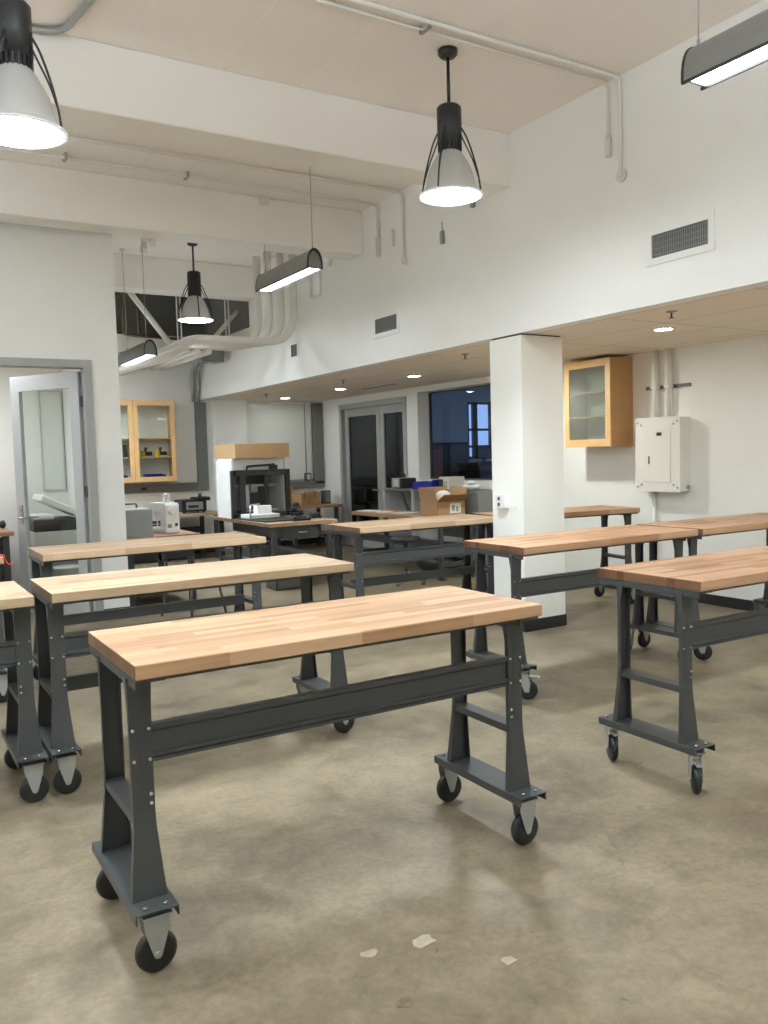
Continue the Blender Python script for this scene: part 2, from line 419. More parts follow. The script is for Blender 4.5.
# ------------------------------------------------------------------ interior window in the right wall
w = MB(); f = .02
w.box((XW+.20, WY0, WZ0+f), (XW+.24, WY0+f, WZ1-f)); w.box((XW+.20, WY1-f, WZ0+f), (XW+.24, WY1, WZ1-f))
w.box((XW+.20, WY0, WZ0), (XW+.24, WY1, WZ0+f)); w.box((XW+.20, WY0, WZ1-f), (XW+.24, WY1, WZ1))
win = struct('window_1', w, 'darkgrey')
MB().box((XW+.215, WY0+f, WZ0+f), (XW+.223, WY1-f, WZ1-f)).build('pane', 'bluewindow', win)

# double door
dz = DZ1
w = MB()
w.box((XW-.02, DY0-.055, 0), (XW+.13, DY0+.03, dz-.03)); w.box((XW-.02, DY1-.03, 0), (XW+.13, DY1+.055, dz-.03)); w.box((XW-.02, DY0-.055, dz-.03), (XW+.13, DY1+.055, dz+.055))
dd = struct('door_1', w, 'framegrey')
def leaf(y0, y1):
    s = .11; b = MB(); x0, x1 = XW+.05, XW+.095; zt = dz-.03
    b.box((x0, y0, .02), (x1, y0+s, zt)); b.box((x0, y1-s, .02), (x1, y1, zt)); b.box((x0, y0+s, .02), (x1, y1-s, .27)); b.box((x0, y0+s, zt-.13), (x1, y1-s, zt))
    l = b.build('door_leaf', 'framegrey', dd)
    MB().box((x0+.02, y0+s-.01, .26), (x0+.028, y1-s+.01, zt-.12)).build('pane', 'darkglass', l)
    return l
ym = 11.395
leaf(DY0+.03, ym-.003); l2 = leaf(ym+.003, DY1-.03)
MB().box((XW+.035, ym+.03, .90), (XW+.05, ym+.08, 1.12), bev=.004).tube([(XW+.05, ym+.055, .97), (XW-.01, ym+.055, .97), (XW-.01, ym+.17, .97)], .010, fillet=.015).build('door_handle', 'zinc', l2)

# things in the next room, half seen through the glass
t = thing('storage_cabinet', 'tall dark cabinet seen through the blue window', 'cabinet', (9.15, 13.0, 0))
MB().box((-.45, -.28, 0), (.45, .28, 1.72), bev=.01).build('body', 'black', t)
for sx in (-1, 1):
    d = MB().box((sx*.225-.215, -.30, .06), (sx*.225+.215, -.28, 1.68), bev=.004).build('door', 'darkgrey', t)
    MB().box((sx*.05-.01, -.32, .8), (sx*.05+.01, -.30, .95)).build('handle', 'zinc', d)
t = thing('display_board', 'red-brown board standing before the dark cabinet behind glass', 'board', (8.50, 12.2, 0), .2)
MB().box((-.17, -.015, .35), (.17, .015, 1.60), bev=.005).build('panel', 'redpanel', t)
for sx in (-.14, .14): MB().box((sx-.02, -.16, 0), (sx+.02, .16, .04)).box((sx-.018, -.03, .04), (sx+.018, -.015, 1.2)).build('leg', 'darkgrey', t)
t = thing('counter', 'dark tall counter under the monitor behind the blue window', 'counter', (9.75, 12.1, 0))
MB().box((-.62, -.30, 0), (.62, .30, 1.31), bev=.005).build('body', 'black', t)
MB().box((-.66, -.34, 1.31), (.66, .33, 1.345), bev=.004).build('countertop', 'darkgrey', t)
for sx in (-.31, .31):
    d = MB().box((sx-.29, -.32, .1), (sx+.29, -.30, 1.28), bev=.003).build('door', 'darkgrey', t)
    MB().box((sx-.05, -.335, 1.18), (sx+.05, -.32, 1.2)).build('handle', 'zinc', d)
t = thing('monitor', 'black computer monitor on the dark counter behind the blue window', 'monitor', (9.42, 12.0, 1.345), .25)
MB().box((-.22, -.03, .06), (.22, .02, .30), bev=.01).build('screen', 'black', t)
MB().box((-.12, -.07, 0), (.12, .09, .015)).box((-.03, -.005, .015), (.03, .02, .1)).build('stand', 'darkgrey', t)
for i, (x, y, z, sx, sy, sz, lab) in enumerate((
        (7.62, 11.85, 0, .5, .45, .62, 'cardboard box on the floor behind the left glass door leaf'),
        (7.60, 11.86, .625, .42, .40, .34, 'smaller cardboard box atop another behind the left glass door leaf'),
        (7.75, 11.00, 0, .5, .5, .80, 'cardboard box behind the right glass door leaf'))):
    t = thing('cardboard_box', lab, 'box', (x, y, z), .1*i, 'boxes behind the glass doors')
    MB().box((-sx/2, -sy/2, 0), (sx/2, sy/2, sz), bev=.004).build('carton', 'card', t)
    MB().box((-.03, -sy/2-.002, sz*.7), (.03, sy/2+.002, sz+.003)).build('tape', 'carddark', t)
t = thing('long_table', 'pale table standing in the dark room behind the glass doors', 'table', (7.90, 12.85, 0))
MB().box((-.7, -.35, .93), (.7, .35, .97), bev=.004).build('tabletop', 'beige', t)
for sx in (-.64, .64):
    for sy in (-.3, .3): MB().box((sx-.025, sy-.025, 0), (sx+.025, sy+.025, .93)).build('leg', 'darkgrey', t)

# ------------------------------------------------------------------ left door: frame, leaf, glass, hinges, handle
w = MB(); y0, y1 = YL-.02, YL+.14
w.box((OX0-.055, y0, 0), (OX0+.02, y1, OZ-.025)); w.box((OX1-.02, y0, 0), (OX1+.055, y1, OZ-.025)); w.box((OX0-.055, y0, OZ-.025), (OX1+.055, y1, OZ+.05))
dr = struct('door_2', w, 'framegrey')
ang = math.radians(180-57)
lf = bpy.data.objects.new('door_leaf', None)
b = MB(); W = .92; H = OZ-.045; s = .115
b.box((0, -.022, .01), (s, .022, H)); b.box((W-s, -.022, .01), (W, .022, H)); b.box((s, -.022, .01), (W-s, .022, .26)); b.box((s, -.022, H-.15), (W-s, .022, H))
lf = b.build('door_leaf', 'alu', dr, (1.765, YL+.125, 0), ang)
MB().box((s-.01, -.004, .25), (W-s+.01, .004, H-.14)).build('pane', 'glass', lf)
hb = MB().box((W-.085, -.030, .92), (W-.035, .030, 1.12), bev=.004)
for sy in (-1, 1): hb.tube([(W-.06, sy*.03, .99), (W-.06, sy*.075, .99), (W-.19, sy*.075, .99)], .010, fillet=.02)
hb.cyl((W-.06, -.036, 1.07), (W-.06, .036, 1.07), .018).build('door_handle', 'zinc', lf)
for z in (2.12, 1.25, .35):
    MB().box((1.755, YL+.085, z-.055), (1.795, YL+.15, z+.055)).cyl((1.768, YL+.148, z-.06), (1.768, YL+.148, z+.06), .011).build('hinge', 'darkgrey', dr)

# things in the side room
t = thing('laser_cutter', 'black and grey laser cutter with white lid open behind the glass door', 'machine', (1.755, 10.25, 0))
MB().box((-.25, -.25, .02), (.25, .40, .60), bev=.01).build('cabinet', 'grey', t)
MB().box((-.25, -.25, .77), (.25, .40, .90), bev=.01).build('body', 'black', t)
MB().box((-.25, -.25, .60), (.25, .40, .77), bev=.004).build('front_panel', 'beige', t)
MB().box((-.23, -.22, .90), (-.02, .12, .965), bev=.02).build('control_panel', 'white', t)
MB().box((-.22, -.22, .905), (.25, .36, .985), bev=.02, rot=Matrix.Rotation(math.radians(27), 3, 'Y'), piv=(.25, 0, .905)).build('lid', 'white', t)
t = thing('side_desk', 'wood-topped desk in the room behind the open door', 'desk', (.62, 9.95, 0))
MB().box((-.75, -.80, .815), (.57, .80, .86), bev=.004).build('desktop', 'top_red', t)
for sx, sy in ((-.68, -.72), (.50, -.72), (-.68, .72), (.50, .72)): MB().box((sx-.03, sy-.03, 0), (sx+.03, sy+.03, .815)).build('leg', 'steel', t)
MB().box((-.66, -.70, .12), (.48, -.68, .80)).build('modesty_panel', 'black', t)
t = thing('headphones', 'black headphones lying on the desk behind the open door', 'headphones', (1.06, 9.62, .86), .4)
MB().tube([(-.09, 0, .03), (-.085, .09, .035), (0, .14, .04), (.085, .09, .035), (.09, 0, .03)], .014, fillet=.05).build('headband', 'black', t)
for sx in (-.09, .09): MB().ball((sx, -.01, .046), .045, .7, 1, 1).build('ear_cup', 'black', t)
t = thing('pouch', 'dark soft pouch behind the headphones on the desk', 'bag', (1.02, 10.15, .86), .2)
MB().ball((0, 0, .045), .045, 2.8, 2.4, 1.0).build('pouch_body', 'black', t)
MB().tube([(-.10, -.03, .06), (-.02, -.06, .10), (.1, -.02, .06)], .008, fillet=.03).build('strap', 'darkgrey', t)
t = thing('waste_bin', 'pale grey plastic bin under the laser cutter behind glass', 'bin', (1.80, 9.72, 0))
MB().lathe([(.11, 0), (.15, .38), (.155, .39), (.142, .385), (.105, .01)], cap0=True, cap1=True).build('tub', 'beige', t)
MB().lathe([(.157, .375), (.163, .38), (.163, .395), (.157, .40)], n=30).build('rim', 'white', t)
t = thing('whiteboard', 'tall pale whiteboard on the white wall seen through the glass door', 'whiteboard', (1.72, 10.94, .0))
MB().box((.08, -.012, 1.22), (.31, .008, 2.40)).build('panel', 'whiteboard', t)
MB().box((.065, -.018, 1.205), (.08, .008, 2.415)).box((.31, -.018, 1.205), (.325, .008, 2.415)).box((.08, -.018, 2.40), (.31, .008, 2.415)).box((.08, -.018, 1.205), (.31, .008, 1.22)).build('frame', 'alu', t)

# ------------------------------------------------------------------ rolling workbenches
TH = .947; TT = .0445; FZ = .216; D = .604
def leg_mesh(sx, sy):
    """hourglass channel leg: web faces outward in y, flanges fold inward; flares at the foot"""
    prof = [(.93-.034, .042, 0.0), (.80, .034, 0.0), (.70, .033, 0.0), (.48, .033, 0.0), (.43, .034, .003), (FZ, .053, .018)]   # z, half width, outward slant
    b = MB(); bm = b.bm; t = .0035; fl = .019
    prof[0] = (TH-TT-.012, .037, .002)
    secs = []
    for z, hw, off in prof:
        y = sy*(off)
        yi = y-sy*(fl+off*.35+(.018 if z > .85 else 0))
        pts = [(-hw, yi), (-hw, y), (hw, y), (hw, yi), (hw-t, yi), (hw-t, y-sy*t), (-hw+t, y-sy*t), (-hw+t, yi)]
        secs.append([bm.verts.new((p[0], p[1], z)) for p in pts])
    fs = []
    for a, c in zip(secs, secs[1:]):
        for k in range(8): fs.append(bm.faces.new((a[k], a[(k+1) % 8], c[(k+1) % 8], c[k])))
    for sct in (secs[0], secs[-1]):
        for q in ((0, 1, 6, 7), (1, 2, 5, 6), (2, 3, 4, 5)): fs.append(bm.faces.new([sct[i] for i in q]))
    # shallow pressed rib down the web
    bmesh.ops.recalc_face_normals(bm, faces=fs)
    b.box((-.007, sy*.0-.001, .50), (.007, sy*.0+.001, .86))
    return b
def bolts(sy, pos):
    b = MB()
    for x, z in pos: b.cyl((x, sy*-.002, z), (x, sy*.004, z), .0062, n=10)
    return b
def caster(parent, x, y, kind, rz=0.0):
    """rigid: fork plates across y; swivel: turned by rz, with brake lever"""
    r = .0635
    e = MB()
    e.box((-.045, -.038, FZ-.034), (.045, .038, FZ-.029), bev=.002)
    if kind == 'rigid':
        for s in (-1, 1):
            e.prism([(-.040, FZ-.034), (.040, FZ-.034), (.036, .135), (.012, r-.006), (.006, r-.014), (-.006, r-.014), (-.012, r-.006), (-.036, .135)], 1, s*.0235-.0018, s*.0235+.0018)
        ox = 0
    else:
        e.cyl((0, 0, FZ-.052), (0, 0, FZ-.034), .032, n=18)
        ox = -.028
        for s in (-1, 1):
            e.prism([(-.034, FZ-.050), (.032, FZ-.050), (.022, .135), (ox+.013, r-.012), (ox-.013, r-.012), (ox-.024, .11)], 1, s*.0235-.0018, s*.0235+.0018)
    e.cyl((ox, -.030, r), (ox, .030, r), .0085, n=12)
    c = e.build('caster', 'zinc', parent, (x, y, 0), rz)
    wb = MB(); w2 = .0165
    prof = [(.016, -w2), (r-.013, -w2), (r-.004, -w2*.75), (r, -w2*.3), (r, w2*.3), (r-.004, w2*.75), (r-.013, w2), (.016, w2)]
    wb.lathe(prof, n=30, cap0=True, cap1=True)
    for v in wb.bm.verts: v.co = Vector((v.co.x+ox, -v.co.z, v.co.y+r))
    wb.build('wheel', 'rubber', c)
    if kind != 'rigid':
        MB().box((ox-.075, -.012, FZ-.075), (ox+.005, .012, FZ-.062), bev=.004).build('brake_lever', 'zinc', c)
    return c
BENCH_GROUP = 'rolling butcher-block workbenches'
def bench(label, x, y, L, mat, li=.030, ri=.080, bar=False, kinds='rrrr', rz=0.0, turns=(0, 0, 0, 0)):
    """x,y: front left corner of the top"""
    c, s_ = math.cos(rz), math.sin(rz)
    cx, cy = x+c*L/2-s_*D/2, y+s_*L/2+c*D/2
    t = thing('workbench', label, 'workbench', (cx, cy, 0), rz, BENCH_GROUP)
    hx, hy = L/2, D/2
    MB().box((-hx, -hy, TH-TT), (hx, hy, TH), bev=.0035, seg=2).build('tabletop', mat, t)
    xl, xr = -hx+li, hx-ri
    yf, yb = -hy+.100, hy-.128
    for ix, lx in enumerate((xl, xr)):
        for sy, ly in ((-1, yf), (1, yb)):
            l = leg_mesh(ix, sy).build('leg', 'steel', t, (lx, ly, 0))
            for bx, bz in ([(-.024, .730), (.024, .730), (-.024, .636), (.024, .636), ((1-2*ix)*.022, .530), ((1-2*ix)*.022, .502)] if label.startswith('nearest') or sy < 0 else [(-.024, .730), (.024, .730)]):
                MB().cyl((bx, -.0015 if sy > 0 else .0015, bz), (bx, sy*.004, bz), .0055, n=10).build('bolt', 'chrome', l)
        # foot: inverted channel, open at both ends, lips down each side
        fb = MB(); fw = .064
        fb.box((-fw, -hy+.004, FZ-.004), (fw, hy-.030, FZ)); fb.box((-fw, -hy+.004, FZ-.030), (-fw+.004, hy-.030, FZ-.004)); fb.box((fw-.004, -hy+.004, FZ-.030), (fw, hy-.030, FZ-.004))
        ft = fb.build('foot', 'steel', t, (lx, 0, 0))
        for by in (-hy+.028, hy-.052):
            for bx in (-.03, .03): MB().cyl((bx, by, FZ), (bx, by, FZ+.009), .006, n=10).build('bolt', 'chrome', ft)
        # rung between the two legs
        MB().box((-.030, yf+.003, .461), (.030, yb-.003, .465)).box((-.030, yf+.003, .437), (-.027, yb-.003, .461)).box((.027, yf+.003, .437), (.030, yb-.003, .461)).build('rung', 'steel', t, (lx, 0, 0))
        # angle under the top along the short side
        MB().box((-.045, -hy+.012, TH-TT-.012), (.045, hy-.012, TH-TT)).box((-.045, -hy+.012, TH-TT-.030), (-.041, hy-.012, TH-TT-.012)).build('top_plate', 'steel', t, (lx if ix else max(lx, -hx+.047), 0, 0))
    # long stringer between the front legs: pressed channel with ribs
    xa, xb = xl+.034, xr-.034
    sb = MB(); ys = yf+.014
    sb.prism([(ys-.012, .738), (ys+.022, .738), (ys+.022, .734), (ys-.006, .734), (ys-.006, .722), (ys, .716), (ys, .652), (ys-.008, .648), (ys-.008, .640), (ys, .636), (ys, .628), (ys+.022, .628), (ys+.022, .624), (ys-.010, .624), (ys-.010, .634), (ys-.004, .637), (ys-.012, .640), (ys-.012, .650), (ys-.004, .654), (ys-.004, .714), (ys-.012, .722)], 0, xa, xb)
    sb.build('stringer', 'steel', t)
    MB().box((-hx+li+.04, -hy+.020, TH-TT-.012), (hx-ri-.04, -hy+.050, TH-TT)).build('top_rail', 'steel', t)
    if bar:
        MB().box((xl+.03, -.012, .420), (xr-.03, .018, .490)).build('lower_rail', 'steel', t)
    pos = ((xl+.006, -hy+.066), (xr+.006, -hy+.066), (xl+.004, hy-.040), (xr+.004, hy-.040))
    for k in range(4): caster(t, pos[k][0], pos[k][1], 'rigid' if kinds[k] == 'r' else 'swivel', turns[k])
    return t

bench('nearest rolling workbench, warm maple top, standing alone in front of all others', .605, 2.385, 1.530, 'top_warm', .034, .055)
bench('pale-topped workbench directly behind the nearest one', .655, 3.965, 1.553, 'top_pale', .030, .065, bar=True)
bench('pale tan workbench beside the glass door, farthest back of the left rows', .905, 5.725, 1.548, 'top_tan', .035, .045, bar=True)
bench('tan workbench left of the white pillar, in front of the open carton', 3.305, 5.825, 1.46, 'top_tan', .045, .055, bar=True)
bench('red-brown workbench crossing in front of the white pillar', 3.315, 3.860, 1.585, 'top_red', .028, .070, kinds='srss', turns=(2.2, 0, .9, .4))
bench('red-brown workbench along the white wall, butted end to end with another top', 4.945, 3.855, 1.53, 'top_red', .030, .08, kinds='ssrr', turns=(2.2, .5, 0, 0))
bench('red-brown workbench cut off by the right frame edge, corner caster braked', 3.000, 2.350, 1.53, 'top_red', .035, .06, kinds='srsr', turns=(.85, 0, 1.05, 0))
bench('workbench behind the pillar, under the birch cabinet with frosted glass', 4.815, 5.855, 1.53, 'top_red', .03, .06, rz=math.radians(-7.5))
bench('pale workbench cut off by the left edge, its end beside another bench', -.965, 3.950, 1.545, 'top_pale', .03, .04)
bench('workbench at the left edge of which only a corner shows before the door', -.845, 5.79, 1.53, 'top_warm', .03, .05)

# cables over that corner
t = thing('cable', 'red and blue wire ends hanging off a bench corner at the left', 'cable', (.72, 5.86, .9325))
MB().tube([(-.06, -.01, .022), (-.03, -.02, .022), (-.018, -.02, -.025), (.0, -.02, -.045), (.022, -.01, -.036)], .005, fillet=.012).build('wire', 'red', t)
MB().tube([(-.06, .01, .022), (-.03, 0, .022), (-.022, -.012, -.008), (-.012, -.012, -.03)], .005, fillet=.012).build('wire', 'blue', t)

# ------------------------------------------------------------------ lamps
def make_pendant(drop=0.0):
    t = thing('pendant_lamp', '', 'lamp', (0, 0, 0), 0, 'high-bay pendant lamps')
    # local z=0 is the ceiling underside at ZC; lens plane at -0.93
    zl = -.925-drop; dp = drop
    MB().lathe([(.005, -.05), (.045, -.048), (.062, -.03), (.065, 0)], cap0=True, cap1=True, n=24).build('canopy', 'blackmetal', t)
    zq = -.925
    k0 = [o for o in t.children]
    MB().cyl((0, 0, -.36), (0, 0, -.045+drop), .011, n=12).lathe([(.011, -.375), (.02, -.36), (.02, -.34), (.011, -.335)], n=16).build('stem', 'blackmetal', t)
    h = MB().lathe([(.02, -.350), (.066, -.353), (.080, -.368), (.080, -.590), (.070, -.597), (.070, -.635), (.062, -.655), (.02, -.656)], cap0=True, cap1=True)
    for k in range(20):
        a = 2*PI*k/20; h.box((-.003, .066, -.652), (.003, .078, -.597), rot=Matrix.Rotation(a, 3, 'Z'), piv=(0, 0, -.63))
    h.build('housing', 'blackmetal', t)
    prof = [(.070, -.645), (.088, -.67), (.118, -.72), (.140, -.77), (.154, -.82), (.166, -.87), (.186, zq+.012), (.205, zq+.004)]
    MB().lathe(prof+[(r-.004, z-.003) for r, z in reversed(prof)]).build('shade', 'acrylic', t)
    MB().lathe([(.0005, zq+.004), (.10, zq+.001), (.196, zq+.004), (.196, zq-.004), (.10, zq-.010), (.0005, zq-.013)]).build('lens', 'lens', t)
    MB().lathe([(.196, zq-.006), (.210, zq-.004), (.212, zq+.004), (.206, zq+.009), (.197, zq+.006)]).build('rim', 'acrylic', t)
    for k in range(4):
        a = 2*PI*k/4+.55; ca, sa = math.cos(a), math.sin(a)
        cg = MB()
        cg.tube([(ca*.078, sa*.078, -.50), (ca*.115, sa*.115, -.56), (ca*.165, sa*.165, -.70), (ca*.198, sa*.198, -.84), (ca*.207, sa*.207, zq+.01)], .0055, n=8, fillet=.09)
        cg.tube([(ca*.078, sa*.078, -.545), (ca*.105, sa*.105, -.61), (ca*.160, sa*.160, -.72), (ca*.196, sa*.196, -.84)], .0045, n=8, fillet=.07)
        cg.build('guard_rod', 'blackmetal', t)
    for o in t.children:
        if o not in k0: o.location.z = -drop
    return t
p0 = make_pendant()
p0.location = (3.345, 4.56, ZC)
p0['label'] = 'black and white pendant lamp hanging in front of the bulkhead wall, centre of the room'
p1 = make_pendant(.15); p1.location = (.672, 4.25, ZC); p1.rotation_euler.z = .35; p1['label'] = 'large pendant lamp at the upper left corner, cut by the frame'
p2 = clone(p0, (3.435, 9.9, ZC), .9); p2['label'] = 'small far pendant lamp hanging in front of the overhead pipes'

def make_linear(Lh=1.19):
    """arched up-down fixture along y, hung by two cables; local origin at underside centre of near end"""
    t = thing('linear_light', '', 'lamp', (0, 0, 0), 0, 'linear pendant fixtures')
    hw, hh = .076, .172
    def arch(s, n=14): return [(s*hw*math.sin(-PI/2+PI*k/n)*(1 if abs(-PI/2+PI*k/n) else 1), s*hh*math.cos(-PI/2+PI*k/n)**.8 if 0 < k < n else 0.0) for k in range(n+1)]
    o_, i_ = arch(1.0), arch(.93)
    MB().prism(o_+list(reversed(i_)), 1, .012, Lh-.012).build('shell', 'fixture', t)
    for nm, a, b in (('end_cap', .02, .032), ('end_cap', Lh-.032, Lh-.02)):
        e = MB().prism(arch(.92), 1, a, b).build(nm, 'slat', t)
    for a, b in ((0, .014), (Lh-.014, Lh)):
        MB().prism(arch(1.03)+list(reversed(arch(.90))), 1, a, b).build('end_trim', 'blackmetal', t)
    for sx in (-1, 1): MB().box((sx*.070-.006, 0, -.008), (sx*.070+.006, Lh, .004)).build('edge_strip', 'blackmetal', t)
    MB().box((-.064, .033, .004), (.064, Lh-.033, .012)).build('lens', 'tube', t)
    return t
def hang(t, z, ys, canopy=None):
    for y in ys:
        MB().cyl((0, y, hh_top), (0, y, ZC-z), .0035, n=8).cyl((0, y, .150), (0, y, .20), .008, n=8).build('suspension_cable', 'conduit', t)
hh_top = .155
f1 = make_linear(); f1.location = (3.47, 1.575, 3.25); f1['label'] = 'linear light fixture at the upper right corner, cut by the frame'
f2 = clone(f1, (3.505, 6.85, 3.215)); f2['label'] = 'hanging linear light fixture right of the far pendant lamp'
f3 = clone(f1, (2.785, 9.6, 2.73)); f3['label'] = 'small linear light fixture hanging low above the far clear-door cabinet'
hang(f1, 3.25, (.10, 1.15)); hang(f2, 3.215, (.04, 1.10)); hang(f3, 2.73, (.15, 1.0))
MB().box((-.05, 1.04, ZC-3.215-.075), (.05, 1.16, ZC-3.215), bev=.004).build('ceiling_box', 'pipe', f2)
for f in (f1, f3): MB().lathe([(.03, ZC-f.location.z-.015), (.035, ZC-f.location.z)], (0, 1.15 if f is f1 else 1.0, 0), cap0=True, cap1=True, n=16).build('ceiling_box', 'pipe', f)

def downlight(x, y, lab):
    t = thing('downlight', lab, 'lamp', (x, y, ZS), 0, 'recessed downlights')
    MB().lathe([(.072, -.002), (.078, -.008), (.094, -.006), (.098, 0), (.072, 0)], n=28).build('trim_ring', 'white', t)
    MB().lathe([(.0005, -.004), (.073, -.004), (.073, -.001), (.0005, -.001)], n=28).build('lens', 'down', t)
downlight(5.63, 4.77, 'recessed downlight in the low ceiling above the electrical panel')
downlight(5.84, 8.81, 'recessed downlight in front of the blue window')
downlight(5.87, 10.80, 'recessed downlight in front of the double doors')
downlight(5.83, 12.62, 'farthest recessed downlight, over the cardboard lid')
def sprinkler(x, y, lab):
    t = thing('ceiling_sprinkler', lab, 'sprinkler', (x, y, ZS), 0, 'ceiling sprinkler heads')
    MB().lathe([(.010, -.012), (.036, -.006), (.040, 0)], cap0=True, cap1=True, n=20).build('escutcheon', 'conduit', t)
    MB().cyl((0, 0, -.045), (0, 0, -.010), .007, n=10).cyl((0, 0, -.050), (0, 0, -.047), .019, n=14).build('nozzle', 'darkgrey', t)
sprinkler(4.96, 4.13, 'sprinkler head beside the downlight above the electrical panel')
sprinkler(5.06, 6.72, 'sprinkler head just left of the pillar top')
sprinkler(5.22, 9.52, 'sprinkler head above the double doors')
sprinkler(5.18, 11.88, 'farthest sprinkler head near the far wall')
t = thing('ceiling_diffuser', 'thin dark slot in the low ceiling over the double doors', 'vent', (6.2, 10.3, ZS))
MB().box((-.03, -.45, -.004), (.03, .45, 0)).build('slot', 'darkgrey', t)
MB().box((-.045, -.47, -.006), (-.03, .47, 0)).box((.03, -.47, -.006), (.045, .47, 0)).build('frame', 'beige', t)

def vent(y, z, wy, wz, lab, n, cat='vent'):
    t = thing('wall_vent', lab, cat, (XB, y, z), 0, 'wall vents on the bulkhead')
    f = .045 if wy > .3 else .02
    MB().box((-.004, -wy/2, -wz/2), (0, wy/2, wz/2)).build('backing', 'ventdark', t)
    MB().box((-.012, -wy/2-f, -wz/2-f), (0, -wy/2, wz/2+f)).box((-.012, wy/2, -wz/2-f), (0, wy/2+f, wz/2+f)).box((-.012, -wy/2, wz/2), (0, wy/2, wz/2+f)).box((-.012, -wy/2, -wz/2-f), (0, wy/2, -wz/2)).build('frame', 'wall', t)
    s = MB()
    for k in range(n):
        yy = -wy/2+wy*(k+.5)/n
        s.box((-.010, yy-.0035, -wz/2), (-.003, yy+.0035, wz/2))
    for k in range(4):
        zz = -wz/2+wz*(k+.5)/4; s.box((-.008, -wy/2, zz-.002), (-.003, wy/2, zz+.002))
    s.build('slat', 'slat', t)
vent(3.79, 2.885, .455, .155, 'largest wall vent, above the pillar side of the low ceiling', 26)
vent(7.49, 2.872, .43, .15, 'middle-sized wall vent above the low ceiling, between two others', 24)
vent(9.70, 2.865, .18, .15, 'smallest square wall vent near the far pipes', 10)

# ------------------------------------------------------------------ ceiling conduits and drops on the bulkhead
CG = 'painted conduits under the ceiling'
def conduit(name, label, pts, r, mat='pipe', fil=.06, extra=None, cat='conduit', group=CG):
    o = Vector(pts[0]); b = MB().tube([Vector(p)-o for p in pts], r, fillet=fil)
    if extra:
        for p, q, rr in extra: b.cyl(Vector(p)-o, Vector(q)-o, rr, n=12)
    return tag(b.build(name, mat, None, o), label, cat, group)
X2 = XB-.022
conduit('conduit', 'white conduit along the ceiling behind the centre pendant, with long drop on the wall', [(1.45, 4.28, ZC-.025), (X2, 4.28, ZC-.025), (X2, 4.28, 3.42)], .014, fil=.05,
        extra=[((X2, 4.28, 3.44), (X2+.018, 4.28, 3.44), .045)])
conduit('conduit', 'thinner white conduit beside the long one, ending in a short wall drop', [(1.45, 4.39, ZC-.02), (X2, 4.39, ZC-.02), (X2, 4.39, 3.72)], .010, fil=.05,
        extra=[((X2, 4.39, 3.60), (X2, 4.39, 3.73), .022)])
conduit('conduit', 'white conduit in the middle bay ending in a long wall drop', [(-1.5, 7.10, ZC-.03), (X2, 7.10, ZC-.03), (X2, 7.10, 3.42)], .015, fil=.05,
        extra=[((X2, 7.10, 3.44), (X2+.018, 7.10, 3.44), .04), ((X2, 7.28, 3.62), (X2, 7.28, 3.78), .016)])
conduit('conduit', 'white conduit nearer the second beam with a short wall drop', [(-1.5, 7.58, ZC-.03), (X2, 7.58, ZC-.03), (X2, 7.58, 3.75)], .013, fil=.05,
        extra=[((X2, 7.58, 3.58), (X2, 7.58, 3.76), .026)])
conduit('conduit', 'bare grey conduit bending on the ceiling beside the left pendant', [(.2, 5.46, ZC-.025), (1.13, 5.46, ZC-.025), (1.26, 4.6, ZC-.025), (1.26, 3.0, ZC-.025)], .02, 'conduit', fil=.16)
conduit('conduit', 'short white conduit stub on the wall behind the second beam', [(X2, 8.66, 3.95), (X2, 8.66, 3.78)], .02, fil=0, extra=[((X2, 8.66, 3.70), (X2, 8.66, 3.80), .0219), ((X2, 8.66, 3.92), (XB, 8.66, 3.92), .012)])
conduit('conduit', 'white looped conduit drop on the wall right of the far pipes', [(X2, 9.16, 3.86), (X2, 9.16, 3.42), (X2, 8.90, 3.42), (X2, 8.90, 3.86)], .014, fil=.05)
def hanger(x, y, lab):
    t = thing('conduit_clamp', lab, 'clamp', (x, y, ZC), 0, 'conduit clamps on the ceiling')
    MB().box((-.02, -.03, -.012), (.02, .03, 0)).build('base', 'pipe', t)
    MB().box((-.012, -.05, -.052), (.012, .05, -.046)).box((-.012, -.05, -.05), (.012, -.044, 0)).box((-.012, .044, -.05), (.012, .05, 0)).build('strap', 'conduit', t)
hanger(1.55, 7.58, 'conduit clamp in the middle bay near the left pendant'); hanger(2.60, 7.58, 'conduit clamp in the middle bay left of the linear fixture')
hanger(3.02, 4.34, 'conduit clamp beside the centre pendant canopy')
# dangling wall fittings under the centre pendant
for y, z, lab in ((6.45, 3.52, 'small grey fitting on the wall just under the centre pendant'), (5.98, 3.73, 'small fitting on the wall hidden partly by the centre pendant rim')):
    t = thing('wall_fitting', lab, 'fitting', (XB, y, z), 0, 'small wall fittings')
    MB().box((-.03, -.022, -.07), (0, .022, .05), bev=.006).build('body', 'conduit', t)
    MB().cyl((-.015, 0, .05), (-.015, 0, .13), .007, n=10).build('stem', 'pipe', t)

